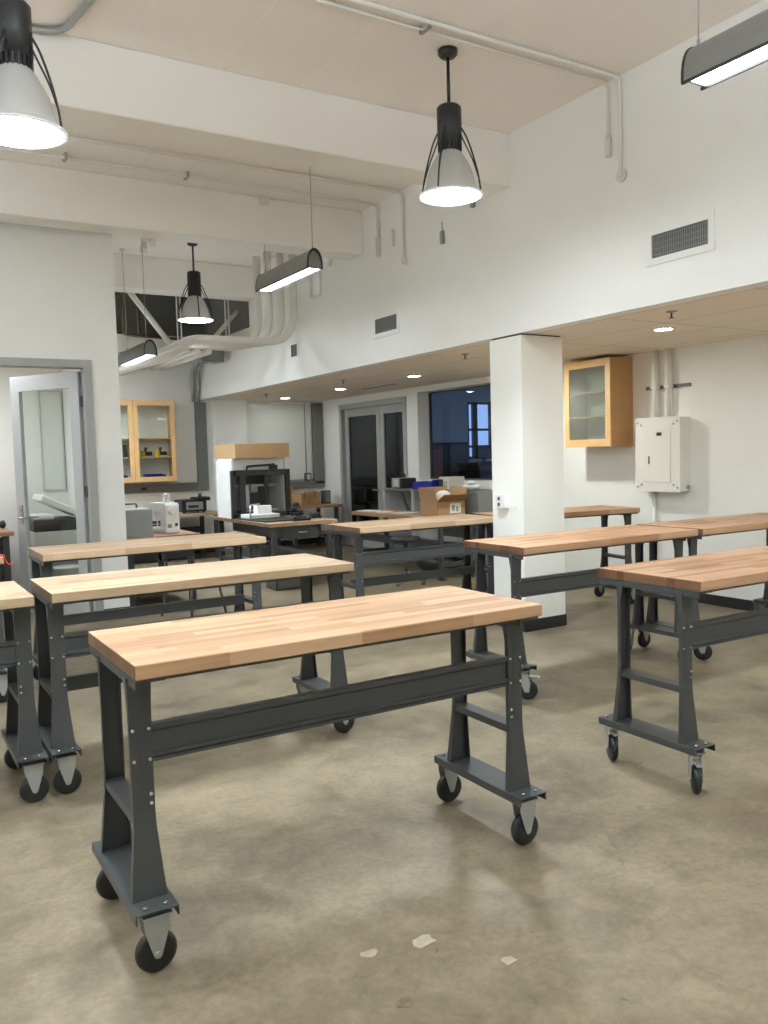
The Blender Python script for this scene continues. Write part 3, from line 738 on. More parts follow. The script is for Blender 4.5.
# big white conduits sweeping down the bulkhead and off to the left
PG = 'large white pipes sweeping along the bulkhead'
for k, (y, z, xe, lab) in enumerate(((10.30, 2.94, 4.42, 'leftmost, farthest of the four large bent white pipes'), (10.0, 2.99, 4.44, 'second from the left of the four large bent white pipes'),
                                     (9.67, 3.02, 4.46, 'third from the left of the four large bent white pipes'), (9.36, 3.04, 4.48, 'rightmost, nearest of the four large bent white pipes'))):
    zz = 2.965-.020*k
    conduit('pipe', lab, [(xe, y, ZC), (xe, y, zz), (3.44-.08*k, y, zz), (3.42-.10*k, y+.42, zz-.05), (3.42-.10*k, YF, zz-.05)], .047, 'pipe', fil=[.40, .16, .12], cat='pipe', group=PG)
for x, lab in ((3.72, 'left one of three white tubes running back under the strut rack'), (3.88, 'middle one of three white tubes running back under the strut rack'), (4.04, 'right one of three white tubes running back under the strut rack')):
    conduit('conduit', lab, [(x, 11.15, 3.0), (x, YF, 3.0)], .042, 'pipe', fil=0, group='white tubes under the strut rack')
t = thing('pipe_support', 'white strut rack on threaded rods carrying the far pipes', 'bracket', (4.02, 11.3, 0))
MB().box((-.42, -.05, 3.045), (.42, .05, 3.115), bev=.004).build('strut', 'pipe', t)
for sx in (-.36, -.31, .33, .38): MB().cyl((sx, 0, 3.115), (sx, 0, ZC), .010, n=8).build('rod', 'pipe', t)
conduit('brace', 'white diagonal brace left of the far pendant', [(3.06, 11.43, 3.80), (3.62, 11.43, 3.08)], .038, 'pipe', fil=0, cat='brace', group='white diagonal braces')
conduit('brace', 'white diagonal brace right of the far pendant', [(4.58, 11.43, 3.62), (4.05, 11.43, 3.04)], .032, 'pipe', fil=0, cat='brace', group='white diagonal braces')
conduit('pipe', 'dark brown pipe loop near the partition corner, left one', [(2.4, 12.0, 3.88), (3.12, 12.0, 3.84), (3.12, 12.0, 3.30), (4.3, 12.0, 3.26)], .022, 'brown', fil=.04, cat='pipe', group='dark brown pipes')
conduit('pipe', 'dark brown pipe dropping beside the diagonal brace', [(2.6, 12.1, 3.72), (3.05, 12.1, 3.94), (3.36, 12.1, 3.94), (3.36, 12.1, 3.33)], .022, 'brown', fil=.04, cat='pipe', group='dark brown pipes')
t = thing('duct', 'pale duct running across the far bay under the ceiling', 'duct', (3.4, 12.9, 3.28))
MB().box((-1.28, -.2, -.13), (1.2, .2, .13), bev=.01).build('casing', 'pipe', t)
for sx in (-.6, .0, .6): MB().box((sx-.012, -.206, -.136), (sx+.012, .206, .136)).build('flange', 'pipe', t)
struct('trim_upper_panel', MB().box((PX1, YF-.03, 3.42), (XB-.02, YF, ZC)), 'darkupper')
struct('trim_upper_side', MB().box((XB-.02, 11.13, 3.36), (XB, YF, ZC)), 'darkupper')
t = thing('track_spot', 'small white spotlights on a short ceiling bar left of the far pendant', 'lamp', (2.90, 9.78, ZC))
MB().box((-.05, -.25, -.06), (-.02, .25, -.03)).cyl((-.035, 0, -.04), (-.035, 0, 0), .012).build('bar', 'pipe', t)
for sy in (-.2, .15): MB().cyl((-.035, sy, -.07), (-.06, sy-.04, -.17), .035, .045).build('spot_head', 'pipe', t)

# grey junction box, conduits and raceways on the far wall
t = thing('junction_box', 'grey junction box under the far pipes above the vertical raceway', 'electrical box', (4.36, 12.0, 3.02))
MB().box((-.17, -.12, -.07), (.17, .12, .10), bev=.006).build('body', 'raceway', t)
MB().box((-.15, -.125, -.05), (.15, -.12, .08)).build('cover', 'greysteel', t)
for k, (dx, lab) in enumerate(((0, 'left one of two grey conduits dropping to the raceway'), (.085, 'right one of two grey conduits dropping to the raceway'))):
    conduit('conduit', lab, [(4.29+dx, 12.125, 3.02), (4.35+dx, 12.6, 3.02), (4.50+dx, YF-.05, 2.98), (4.50+dx, YF-.05, 2.46)], .030, 'conduit', fil=.26, group='grey conduits on the far wall')
t = thing('cable_raceway', 'wide grey raceway on the far wall, vertical then along under the cabinet', 'raceway', (4.615, YF, 0))
MB().box((-.09, -.06, 1.03), (.09, 0, 2.46), bev=.004).build('vertical_duct', 'raceway', t)
MB().box((-2.4, -.06, 1.03), (-.09, 0, 1.165), bev=.004).build('horizontal_duct', 'raceway', t)
MB().box((-1.02, -.066, 1.07), (-.93, -.06, 1.12)).build('outlet', 'black', t)
t = thing('cable_raceway', 'dark grey raceway in the far right corner beside the double doors', 'raceway', (6.72, YF-.002, 0))
MB().box((-.09, -.08, 1.06), (.09, 0, 2.46), bev=.004).build('vertical_duct', 'raceway', t)
MB().box((-1.25, -.08, .99), (.09, 0, 1.10), bev=.004).build('horizontal_duct', 'raceway', t)
struct('trim_pilaster', MB().box((4.82, YF-.10, 0), (5.39, YF, ZS), bev=.006), 'wall')
t = thing('wall_board', 'large pale board on the far wall above the wooden workbench', 'board', (5.98, YF, 0))
MB().box((-.56, -.02, 1.14), (.63, 0, 2.44), bev=.004).build('panel', 'whiteboard', t)
MB().box((-.575, -.024, 1.12), (.645, 0, 1.14)).box((-.575, -.024, 1.14), (-.56, 0, 2.45)).build('edge', 'grey', t)
conduit('conduit', 'thin grey wire channel running down the pale far board', [(6.49, YF-.03, 2.45), (6.49, YF-.03, 1.24)], .009, 'grey', fil=0, group='grey conduits on the far wall')
t = thing('outlet_box', 'grey outlet box at the foot of the far pale board', 'outlet', (6.50, YF-.02, 1.18))
MB().box((-.055, -.07, -.07), (.055, 0, .07), bev=.006).build('box', 'darkgrey', t)
MB().box((-.032, -.073, -.045), (.032, -.07, .045)).build('faceplate', 'beige', t)

# ------------------------------------------------------------------ wall cabinets
def cabinet(t, w, d, z0, z1, doors, glassmat, shelves, side='birchside'):
    """local: front faces -y, back at y=0, x from 0 to w"""
    th = .018
    b = MB().box((0, -d, z0), (th, 0, z1)).box((w-th, -d, z0), (w, 0, z1)).box((th, -d, z0), (w-th, 0, z0+th)).box((th, -d, z1-th), (w-th, 0, z1))
    b.build('carcass', side, t)
    MB().box((th, -.012, z0+th), (w-th, -.004, z1-th)).build('back_panel', 'white', t)
    for z in shelves: MB().box((th, -d+.03, z), (w-th, -.012, z+.016)).build('shelf', 'birch', t)
    n = doors; dw = w/n
    for k in range(n):
        a, e = k*dw+.002, (k+1)*dw-.002; s = .068
        dd_ = MB().box((a, -d-.02, z0), (a+s, -d, z1)).box((e-s, -d-.02, z0), (e, -d, z1)).box((a+s, -d-.02, z0), (e-s, -d, z0+s+.01)).box((a+s, -d-.02, z1-s-.01), (e-s, -d, z1)).build('door', 'birch', t)
        MB().box((a+s-.008, -d-.012, z0+s), (e-s+.008, -d-.007, z1-s)).build('pane', glassmat, dd_)
t = thing('wall_cabinet', 'birch wall cabinet with frosted glass door near the pillar', 'cabinet', (XW, 6.855, 0), -PI/2)
cabinet(t, .665, .31, 1.55, 2.46, 1, 'frosted', (1.86, 2.12))
t = thing('wall_cabinet', 'birch wall cabinet with two clear glass doors on the far wall', 'cabinet', (2.80, YF, 0))
cabinet(t, 1.29, .32, 1.21, 2.46, 2, 'glass', (1.58, 1.87))
# contents of the far cabinet
for x, lab in ((3.67, 'black and yellow power tool on the middle cabinet shelf, left one'), (3.90, 'black and yellow power tool on the middle cabinet shelf, right one')):
    t = thing('power_tool', lab, 'tool', (x, YF-.18, 1.596), .3, 'tools in the far cabinet')
    MB().box((-.05, -.03, .02), (.09, .03, .08), bev=.012).box((-.035, -.02, .07), (.0, .02, .15), bev=.008, rot=Matrix.Rotation(.4, 3, 'Y')).build('body', 'black', t)
    MB().box((-.09, -.035, 0), (-.045, .035, .095), bev=.008).build('battery', 'yellow', t)
t = thing('black_case', 'black case on the left side of the middle cabinet shelf', 'case', (3.25, YF-.18, 1.596))
MB().box((-.10, -.09, 0), (.10, .09, .2), bev=.012).build('shell', 'black', t); MB().tube([(-.04, 0, .2), (-.04, 0, .235), (.04, 0, .235), (.04, 0, .2)], .008, fillet=.015).build('handle', 'darkgrey', t)
for x, w_, lab in ((3.25, .18, 'blue bin on the bottom shelf behind the left cabinet door'), (3.78, .30, 'blue bin on the bottom shelf behind the right cabinet door')):
    t = thing('parts_bin', lab, 'bin', (x, YF-.18, 1.228), 0, 'blue plastic bins')
    MB().prism([(-.10, 0), (.10, 0), (.10, .10), (.092, .10), (.092, .008), (-.092, .008), (-.092, .07), (-.12, .07)], 0, -w_/2, w_/2).box((-w_/2, -.1, 0), (-w_/2+.006, .1, .09)).box((w_/2-.006, -.1, 0), (w_/2, .1, .09)).build('tub', 'blue', t)
    MB().box((-.04, -.122, .03), (.04, -.108, .06)).build('label_tab', 'blue', t)

# ------------------------------------------------------------------ electrical panel
t = thing('electrical_panel', 'cream electrical panel box with small door on the right wall', 'electrical panel', (XW, 5.74, 0), -PI/2)
MB().box((-.27, -.15, 1.09), (.27, 0, 1.815), bev=.004).build('cabinet', 'whitebox', t)
MB().box((-.278, -.158, 1.082), (.278, -.15, 1.823), bev=.003).build('cover', 'whitebox', t)
d_ = MB().box((-.165, -.163, 1.18), (.165, -.158, 1.715), bev=.003).build('door', 'whitebox', t)
MB().box((-.105, -.169, 1.36), (-.09, -.163, 1.44), bev=.003).build('latch', 'darkgrey', d_)
MB().box((.00, -.166, 1.64), (.06, -.163, 1.672)).build('nameplate', 'black', d_)
sb = MB()
for x, z in ((-.245, 1.13), (.245, 1.13), (-.245, 1.775), (.245, 1.775), (.2, 1.155), (.2, 1.75), (-.2, 1.155), (-.2, 1.75)): sb.cyl((x, -.163, z), (x, -.158, z), .011, n=12)
sb.build('screw', 'zinc', t)
MB().cyl((.278, -.04, 1.13), (.284, -.04, 1.13), .022, n=16).build('knockout', 'zinc', t)
EG = 'conduits above and below the electrical panel'
conduit('conduit', 'left one of two white conduits rising from the electrical panel', [(XW-.045, 5.855, ZS), (XW-.045, 5.855, 1.823)], .028, 'cream', fil=0, group=EG)
conduit('conduit', 'right one of two white conduits rising from the electrical panel', [(XW-.045, 5.69, ZS), (XW-.045, 5.69, 1.823)], .028, 'cream', fil=0, group=EG)
conduit('conduit', 'white conduit running down from the electrical panel to the floor', [(XW-.03, 5.89, 1.082), (XW-.03, 5.89, .0)], .020, 'cream', fil=0, group=EG)
t = thing('strut_channel', 'dark strut channel on the wall behind two white conduits', 'bracket', (XW, 5.73, 2.125))
MB().box((-.017, -.27, -.016), (0, .27, .016)).build('channel', 'darkgrey', t)
for y in (.125, -.04): MB().box((-.078, y-.034, -.014), (-.073, y+.034, .014)).box((-.075, y-.034, -.014), (-.017, y-.030, .014)).box((-.075, y+.030, -.014), (-.017, y+.034, .014)).build('clamp', 'cream', t)
# outlet on the pillar
t = thing('outlet_box', 'white surface outlet box with two dark sockets on the pillar', 'outlet', (XB, 5.63, 1.10), -PI/2)
MB().box((-.055, -.055, -.06), (.055, 0, .06), bev=.006).build('box', 'white', t)
MB().box((-.045, -.058, -.055), (.02, -.055, .055)).build('faceplate', 'whitebox', t)
for z in (.025, -.025): MB().box((-.028, -.061, z-.014), (0, -.058, z+.014), bev=.002).build('socket', 'black', t)
t = tag(MB().box((-.004, -.07, -.02), (0, .07, .02)).build('wall_plate', 'cream', None, (XB, 5.52, 1.05)), 'small blank plate on the pillar beside the outlet', 'plate')

# ------------------------------------------------------------------ far benches (fixed legs) and what stands on them
def plain_bench(label, cx, cy, L, Dp, z, mat, rz=0.0, shelf=None, thick=.045, drawer=False, group='fixed-leg benches at the back'):
    t = thing('workbench', label, 'workbench', (cx, cy, 0), rz, group)
    MB().box((-L/2, -Dp/2, z-thick), (L/2, Dp/2, z), bev=.003).build('tabletop', mat, t)
    for sx in (-1, 1):
        for sy in (-1, 1):
            x, y = sx*(L/2-.09), sy*(Dp/2-.07)
            MB().box((x-.032, y-.02, .0), (x+.032, y+.02, z-thick)).box((x-.05, y-.035, 0), (x+.05, y+.035, .012)).build('leg', 'steel', t)
        MB().box((sx*(L/2-.09)-.02, -Dp/2+.07, .16), (sx*(L/2-.09)+.02, Dp/2-.07, .21)).build('rung', 'steel', t)
    MB().box((-L/2+.09, Dp/2-.09, .36), (L/2-.09, Dp/2-.07, .46)).build('stringer', 'steel', t)
    if shelf: MB().box((-L/2+.06, -Dp/2+.06, shelf-.02), (L/2-.06, Dp/2-.06, shelf)).build('shelf', 'steel', t)
    if drawer:
        dr_ = MB().box((-.22, -Dp/2+.05, z-thick-.16), (.22, Dp/2-.1, z-thick), bev=.004).build('drawer', 'steel', t)
        MB().box((-.06, -Dp/2+.03, z-thick-.09), (.06, -Dp/2+.05, z-thick-.075)).build('pull', 'zinc', dr_)
    return t
plain_bench('wood-topped bench carrying the printer and a tangle of cables', 4.42, 10.1, .92, 1.90, .75, 'top_tan', shelf=.30, drawer=True)
plain_bench('wood-topped bench along the far wall under the clear-door cabinet', 3.59, 12.82, 2.05, .80, .715, 'top_tan', shelf=.2, drawer=True)
plain_bench('red-topped bench under the sewing machine, beside the partition', 2.55, 9.3, .82, 1.25, .745, 'top_red', shelf=.22)
plain_bench('wood-topped bench in the far right corner with small brown boxes', 6.20, 12.72, .95, .80, .73, 'top_red', shelf=.25)
plain_bench('wood-topped bench with open carton near the double doors', 6.00, 9.22, 2.15, .58, .75, 'top_warm', rz=PI/2)
# small task table deep left
# printer with carton on top
t = thing('printer', 'large black-framed 3D printer with white hood on the back bench', '3D printer', (4.365, 10.60, .75))
pw, pd, ph = .385, .30, .625
b = MB()
for sx in (-1, 1): b.box((sx*pw-.03, -pd-.02, 0), (sx*pw+.03, -pd+.03, ph))
b.box((-pw, -pd-.02, ph-.07), (pw, -pd+.03, ph)); b.box((-pw, -pd-.02, 0), (pw, -pd+.03, .06))
b.box((.05, -pd-.015, .06), (.11, -pd+.02, ph-.07)); b.box((-.22, -pd-.015, .06), (-.30, -pd+.02, ph-.07))
b.build('front_frame', 'black', t)
MB().box((-pw-.005, -pd+.03, 0), (-pw+.02, pd, ph+.145), bev=.005).build('side_panel', 'white', t)
MB().box((pw-.02, -pd+.03, 0), (pw+.005, pd, ph+.145), bev=.005).build('side_panel', 'white', t)
MB().box((-pw+.02, pd-.02, .0), (pw-.02, pd, ph+.145)).build('back_panel', 'darkgrey', t)
MB().box((-pw+.02, -pd+.06, ph), (pw-.02, pd-.02, ph+.155), bev=.01).build('hood', 'white', t)
MB().box((-.25, -pd+.06, .08), (.25, pd-.05, .10)).build('bed', 'silver', t)
MB().box((-pw+.03, -.03, .40), (pw-.03, .0, .43)).box((-.05, -.07, .32), (.05, .03, .43), bev=.006).build('gantry', 'silver', t)
MB().box((-.30, -pd+.04, .13), (-.15, -pd+.10, .42)).build('control_box', 'silver', t)
MB().tube([(-.18, -pd+.02, ph), (-.18, -pd+.02, ph+.05), (.16, -pd+.02, ph+.065), (.21, -pd+.02, ph+.075), (.21, -pd+.02, ph)], .013, fillet=.02).build('top_handle', 'black', t)
MB().box((.14, -pd-.0, ph), (.25, -pd+.04, ph+.06), bev=.005).build('bracket', 'black', t)
t = thing('cardboard_box', 'flat wide cardboard box lying on top of the printer hood', 'box', (4.375, 10.62, 1.535))
MB().box((-.375, -.39, 0), (.385, .39, .185), bev=.004).build('carton', 'card', t)
MB().box((-.376, -.04, .1845), (.386, .02, .1865)).build('tape', 'carddark', t)
t = thing('scanner', 'white tray device with curved wire guard on the cluttered bench', 'machine', (4.16, 9.95, .7725), .1)
MB().box((-.17, -.14, .0), (.24, .14, .05), bev=.008).build('base', 'white', t)
MB().box((.0, .0, .05), (.21, .12, .15), bev=.01).box((.13, -.004, .08), (.19, .0, .13)).build('head', 'white', t)
MB().tube([(-.19, -.16, 0), (-.19, -.16, .14), (-.15, -.10, .17), (.05, .04, .17)], .011, fillet=.06).build('wire_guard', 'alu', t)
t = thing('cutting_mat', 'dark green mat under the white tray device', 'mat', (4.26, 9.80, .75), .05)
MB().box((-.28, -.42, 0), (.30, .42, .018), bev=.004).build('mat_sheet', 'green', t)
MB().box((-.28, -.42, .018), (.30, -.40, .021)).build('edge_strip', 'darkgrey', t)
def tangle(label, c, n, sx, sy, sz, mat, seed, name='cable_coil'):
    rnd = random.Random(seed); pts = []
    for k in range(n):
        a = k*1.15+rnd.uniform(-.3, .3); r = .6+rnd.random()*.4
        pts.append((math.cos(a)*sx*r, math.sin(a)*sy*r, .012+sz*(k/n)*(.4+.6*rnd.random())))
    o = MB().tube(pts, .011, n=8, fillet=.05).build(name, mat, None, c)
    return tag(o, label, 'cable', 'black cable coils on the printer bench')
tangle('black cable heap in front of the white tray device', (4.44, 9.25, .75), 26, .14, .09, .06, 'black', 3)
tangle('taller black cable coil right of the white tray device', (4.70, 9.95, .75), 30, .09, .14, .15, 'black', 5)
tangle('black cable coil near the right end of the cluttered bench', (4.73, 9.50, .75), 24, .10, .10, .09, 'black', 8)
t = thing('clamp_stand', 'small black clamp standing at the back of the cluttered bench', 'clamp', (4.82, 10.22, .75))
MB().box((-.05, -.04, 0), (.05, .04, .02), bev=.004).cyl((0, 0, .02), (0, 0, .13), .012).build('base', 'black', t)
MB().ball((.0, 0, .15), .035, 1.6, 1, .8).build('jaw', 'black', t)
for x, y, rz_, w_, h_, mt, lab in ((6.05, 12.62, .2, .16, .20, 'card', 'small brown carton on the far corner bench, left of its pair'), (6.28, 12.66, -.1, .20, .22, 'card', 'small brown carton on the far corner bench, right of its pair')):
    t = thing('cardboard_box', lab, 'box', (x, y, .73), rz_, 'small cartons on the corner bench')
    MB().box((-w_/2, -.12, 0), (w_/2, .12, h_), bev=.004).build('carton', mt, t)
    MB().box((-.02, -.122, h_*.5), (.02, .122, h_+.0025)).build('tape', 'carddark', t)
t = thing('back_board', 'brown fibreboard panel behind the corner bench', 'panel', (5.75, YF-.25, .731))
MB().box((-.36, -.012, 0), (.36, .012, .30)).build('panel', 'birchside', t); MB().box((-.36, -.02, .30), (.36, .02, .315)).build('cap', 'grey', t)
t = thing('speaker', 'small grey upright box beside the corner bench boxes', 'box', (6.58, 12.75, .73))
MB().box((-.06, -.08, 0), (.06, .08, .22), bev=.008).build('body', 'darkgrey', t); MB().box((-.045, -.085, .02), (.045, -.08, .2)).build('front_panel', 'grey', t)

# sewing machine: column end faces the viewer, arm runs back to the left
t = thing('sewing_machine', 'white sewing machine with carry handle on the red bench', 'sewing machine', (2.735, 9.02, .745), math.radians(100))
MB().box((-.09, -.085, 0), (.33, .085, .055), bev=.012).build('bed', 'white', t)
MB().prism([(-.088, .05), (.045, .05), (.05, .15), (.055, .235), (.30, .235), (.335, .25), (.335, .30), (.30, .325), (-.06, .325), (-.085, .30)], 1, -.078, .078).build('body', 'white', t)
MB().box((.225, -.07, .12), (.335, .07, .25), bev=.015).cyl((.28, 0, .055), (.28, 0, .12), .006).build('needle_head', 'white', t)
MB().cyl((-.088, .01, .245), (-.112, .01, .245), .042).cyl((-.112, .01, .245), (-.118, .01, .245), .034).build('handwheel', 'white', t)
MB().box((-.095, -.055, .075), (-.088, -.025, .105)).build('power_socket', 'black', t)
MB().box((-.092, .02, .06), (-.088, .06, .10)).build('rating_plate', 'grey', t)
MB().tube([(-.01, 0, .32), (-.01, 0, .415), (.10, 0, .415), (.10, 0, .32)], .014, fillet=.03).build('handle', 'white', t)
t = thing('equipment_box', 'grey metal box on the red bench beside the partition corner', 'box', (2.31, 8.80, .745), .0)
MB().box((-.15, -.10, 0), (.155, .40, .285), bev=.005).build('case', 'grey', t)
MB().box((-.14, -.09, .285), (.145, .39, .289)).build('lid', 'alu', t)
MB().tube([(-.10, .22, .288), (-.10, .22, .335), (.08, .22, .335), (.08, .22, .288)], .010, fillet=.015).build('handle', 'darkgrey', t)
t = thing('parts_bin', 'dark blue bin squeezed between the grey box and partition', 'bin', (2.24, 9.42, .745))
MB().box((-.02, -.15, 0), (.0, .15, .22)).box((-.02, -.15, 0), (.05, -.14, .2)).box((-.02, .14, 0), (.05, .15, .2)).box((-.02, -.15, 0), (.05, .15, .01)).build('tub', 'blue', t); MB().box((.045, -.15, 0), (.05, .15, .12)).build('front_lip', 'blue', t)
t = thing('benchtop_machine', 'black desktop machine with silver front on the far wall bench', 'machine', (4.17, 12.62, .715), .05)
MB().box((-.20, -.16, .025), (.20, .16, .21), bev=.012).build('body', 'black', t)
MB().box((-.13, -.172, .055), (.14, -.16, .175), bev=.006).build('front_panel', 'silver', t)
MB().box((-.10, -.178, .09), (.06, -.172, .125)).build('slot', 'black', t)
MB().box((.02, -.20, .19), (.25, .05, .245), bev=.012).build('arm', 'black', t)
MB().cyl((.12, -.1, .245), (.12, -.1, .30), .026).build('knob', 'black', t)
for sx in (-.16, .16): MB().cyl((sx, -.13, 0), (sx, -.13, .025), .018).cyl((sx, .13, 0), (sx, .13, .025), .018).build('foot', 'black', t)

# steel stand under the window with instruments
t = thing('steel_stand', 'grey steel stand under the blue window carrying instruments', 'stand', (6.52, 9.35, 0))
MB().box((-.19, -1.15, 1.02), (.27, 1.08, 1.045), bev=.003).build('top', 'greysteel', t)
MB().box((-.19, 1.055, 0), (.27, 1.08, 1.02)).build('side_panel', 'alu', t)
MB().box((-.19, -1.15, 0), (.27, -1.125, 1.02)).build('side_panel', 'greysteel', t)
MB().box((-.18, -1.12, .45), (.26, -.35, 1.02)).build('cupboard', 'greysteel', t)
MB().box((.25, -1.12, .1), (.265, 1.05, .3)).build('rear_rail', 'greysteel', t)
rot = Matrix.Rotation(math.radians(40), 3, 'X')
MB().box((-.16, .55, .66), (-.13, .59, 1.02), rot=Matrix.Rotation(math.radians(-38), 3, 'X')).build('brace', 'darkgrey', t)
def instrument(label, y, name, cat, w_, h_, m1, m2, knob=True, dx=0):
    t = thing(name, label, cat, (6.50+dx, y, 1.046))
    MB().box((-.13, -w_/2, .01), (.13, w_/2, h_), bev=.008).build('case', m1, t)
    MB().box((-.137, -w_/2+.02, .03), (-.13, w_*.1, h_-.02)).build('front_panel', m2, t)
    for sy in (-1, 1): MB().box((-.1, sy*w_*.35-.015, 0), (.1, sy*w_*.35+.015, .01)).build('foot', 'black', t)
    return t
t = instrument('silver instrument with black side at the left end of the steel stand', 10.17, 'instrument', 'instrument', .20, .145, 'silver', 'beige')
MB().tube([(0, .06, .145), (0, .06, .2), (0, -.06, .2), (0, -.06, .145)], .010, fillet=.015).build('handle', 'black', t)
MB().box((-.12, -.16, .01), (.12, -.10, .14)).build('side_grille', 'black', t)
t = thing('parts_bin', 'bright blue tray on the steel stand below the blue window', 'bin', (6.46, 9.45, 1.046), 0, 'blue plastic bins')
MB().prism([(-.24, 0), (.24, 0), (.21, .10), (.20, .10), (.22, .01), (-.22, .01), (-.25, .13), (-.26, .13)], 0, -.12, .12).box((-.12, -.225, 0), (-.112, .225, .10)).box((.112, -.225, 0), (.12, .225, .10)).build('tub', 'blue', t)
MB().box((-.126, -.05, .05), (-.12, .05, .08)).build('label_tab', 'blue', t)
t = instrument('beige bench instrument with black screen on the steel stand', 8.98, 'instrument', 'instrument', .22, .17, 'beige', 'beige')
MB().box((-.142, .00, .03), (-.135, .10, .14)).build('screen', 'black', t)
MB().box((-.142, -.08, .05), (-.135, -.02, .07)).box((-.142, -.08, .09), (-.135, -.02, .11)).build('button', 'grey', t)
t = thing('paper_bag', 'crumpled white paper bag at the right end of the steel stand', 'bag', (6.46, 8.50, 1.047))
MB().ball((0, 0, .05), .05, 2.0, 2.9, 1).ball((.02, .07, .065), .045, 1.5, 1.8, 1).build('bag_body', 'paper', t)
MB().ball((-.05, -.06, .10), .03, 1.8, 2.2, .8).build('fold', 'paper', t)
# open carton on the bench
t = thing('carton', 'open cardboard carton with white label, flaps up, before the stand', 'box', (6.05, 8.56, .75), math.radians(-4))
cw, cd, ch = .20, .20, .185
b = MB(); th = .006
b.box((-cw, -cd, 0), (cw, -cd+th, ch)).box((-cw, cd-th, 0), (cw, cd, ch)).box((-cw, -cd, 0), (-cw+th, cd, ch)).box((cw-th, -cd, 0), (cw, cd, ch)).box((-cw, -cd, 0), (cw, cd, th))
b.build('body', 'card', t)
MB().box((-cw, -cd, ch), (-cw+th, cd, ch+.17), rot=Matrix.Rotation(math.radians(-12), 3, 'Y'), piv=(-cw, 0, ch)).build('flap', 'card', t)
MB().box((cw-th, -cd, ch), (cw, cd, ch+.17), rot=Matrix.Rotation(math.radians(14), 3, 'Y'), piv=(cw, 0, ch)).build('flap', 'card', t)
MB().box((-cw, cd-th, ch), (cw, cd, ch+.17), rot=Matrix.Rotation(math.radians(-8), 3, 'X'), piv=(0, cd, ch)).build('flap', 'card', t)
MB().box((-cw, -cd, ch), (cw, -cd+th, ch+.19), rot=Matrix.Rotation(math.radians(62), 3, 'X'), piv=(0, -cd, ch)).build('flap', 'carddark', t)
MB().box((-.02, -cd-.002, .04), (.14, -cd, .16)).build('shipping_label', 'paper', t)
MB().box((.01, -cd-.003, .07), (.05, -cd-.002, .14)).box((.07, -cd-.003, .06), (.10, -cd-.002, .12)).build('print', 'grey', t)
t = thing('packing_paper', 'crumpled white paper poking out of the open carton', 'paper', (6.07, 8.58, .90))
MB().ball((.02, .02, .10), .07, 1.5, 1.2, .9).ball((.08, -.02, .07), .05, 1.4, 1.2, .8).build('crumple', 'paper', t)
MB().ball((-.10, -.05, .04), .06, .8, 1.4, 1.0).build('wrap', 'pink', t)
for k, (x, y, rz_, lab) in enumerate(((5.88, 10.10, .1, 'loose white paper at the left end of the bench by the double doors'), (5.93, 9.78, -.3, 'second loose paper sheet on the bench by the double doors'), (6.0, 9.35, .4, 'curled paper scrap next to the open carton'))):
    t = tag(MB().box((-.105, -.148, 0), (.105, .148, .006 if k else .012), bev=.002).build('paper_sheet', 'paper', None, (x, y, .75), rz_), lab, 'paper', 'papers on the bench by the double doors')
# stool and bag beneath that bench
t = thing('stool', 'dark stool under the bench in front of the double doors', 'stool', (5.35, 8.35, 0))
MB().lathe([(.02, .50), (.17, .50), (.18, .515), (.18, .54), (.165, .55), (.02, .55)], cap0=True, cap1=True).build('seat', 'black', t)
MB().cyl((0, 0, .12), (0, 0, .50), .025).build('post', 'darkgrey', t)
for k in range(5):
    a = 2*PI*k/5; MB().tube([(0, 0, .14), (math.cos(a)*.12, math.sin(a)*.12, .10), (math.cos(a)*.26, math.sin(a)*.26, .05)], .016, fillet=.05).ball((math.cos(a)*.26, math.sin(a)*.26, .025), .025).build('leg', 'darkgrey', t)
t = thing('duffel_bag', 'black bag lying on the floor under the carton bench', 'bag', (6.05, 8.75, 0))
MB().ball((0, 0, .14), .14, 1.3, 2.6, 1).build('bag_body', 'black', t)
MB().tube([(-.05, -.15, .25), (-.06, 0, .36), (-.05, .15, .25)], .012, fillet=.1).build('strap', 'darkgrey', t)
# floor-standing pieces far left behind the benches
t = thing('side_chair', 'dark chair with splayed legs behind the rear left bench', 'chair', (2.65, 8.05, 0), .4)
MB().box((-.2, -.2, .42), (.2, .2, .455), bev=.012).build('seat', 'black', t)
for sx in (-1, 1):
    for sy in (-1, 1): MB().tube([(sx*.16, sy*.16, .42), (sx*.22, sy*.22, 0)], .013).build('leg', 'darkgrey', t)
MB().box((-.19, .17, .55), (.19, .20, .70), bev=.012).tube([(-.16, .185, .44), (-.16, .19, .58)], .011).tube([(.16, .185, .44), (.16, .19, .58)], .011).build('backrest', 'black', t)
t = thing('storage_crate', 'low dark crate on the floor under the cluttered bench', 'crate', (4.1, 9.0, 0))
MB().box((-.2, -.15, 0), (.2, .15, .012)).box((-.2, -.15, 0), (-.188, .15, .2)).box((.188, -.15, 0), (.2, .15, .2)).box((-.2, -.15, 0), (.2, -.138, .2)).box((-.2, .138, 0), (.2, .15, .2)).build('tub', 'darkgrey', t)
MB().box((-.06, -.155, .12), (.06, -.15, .16)).build('handle', 'black', t)

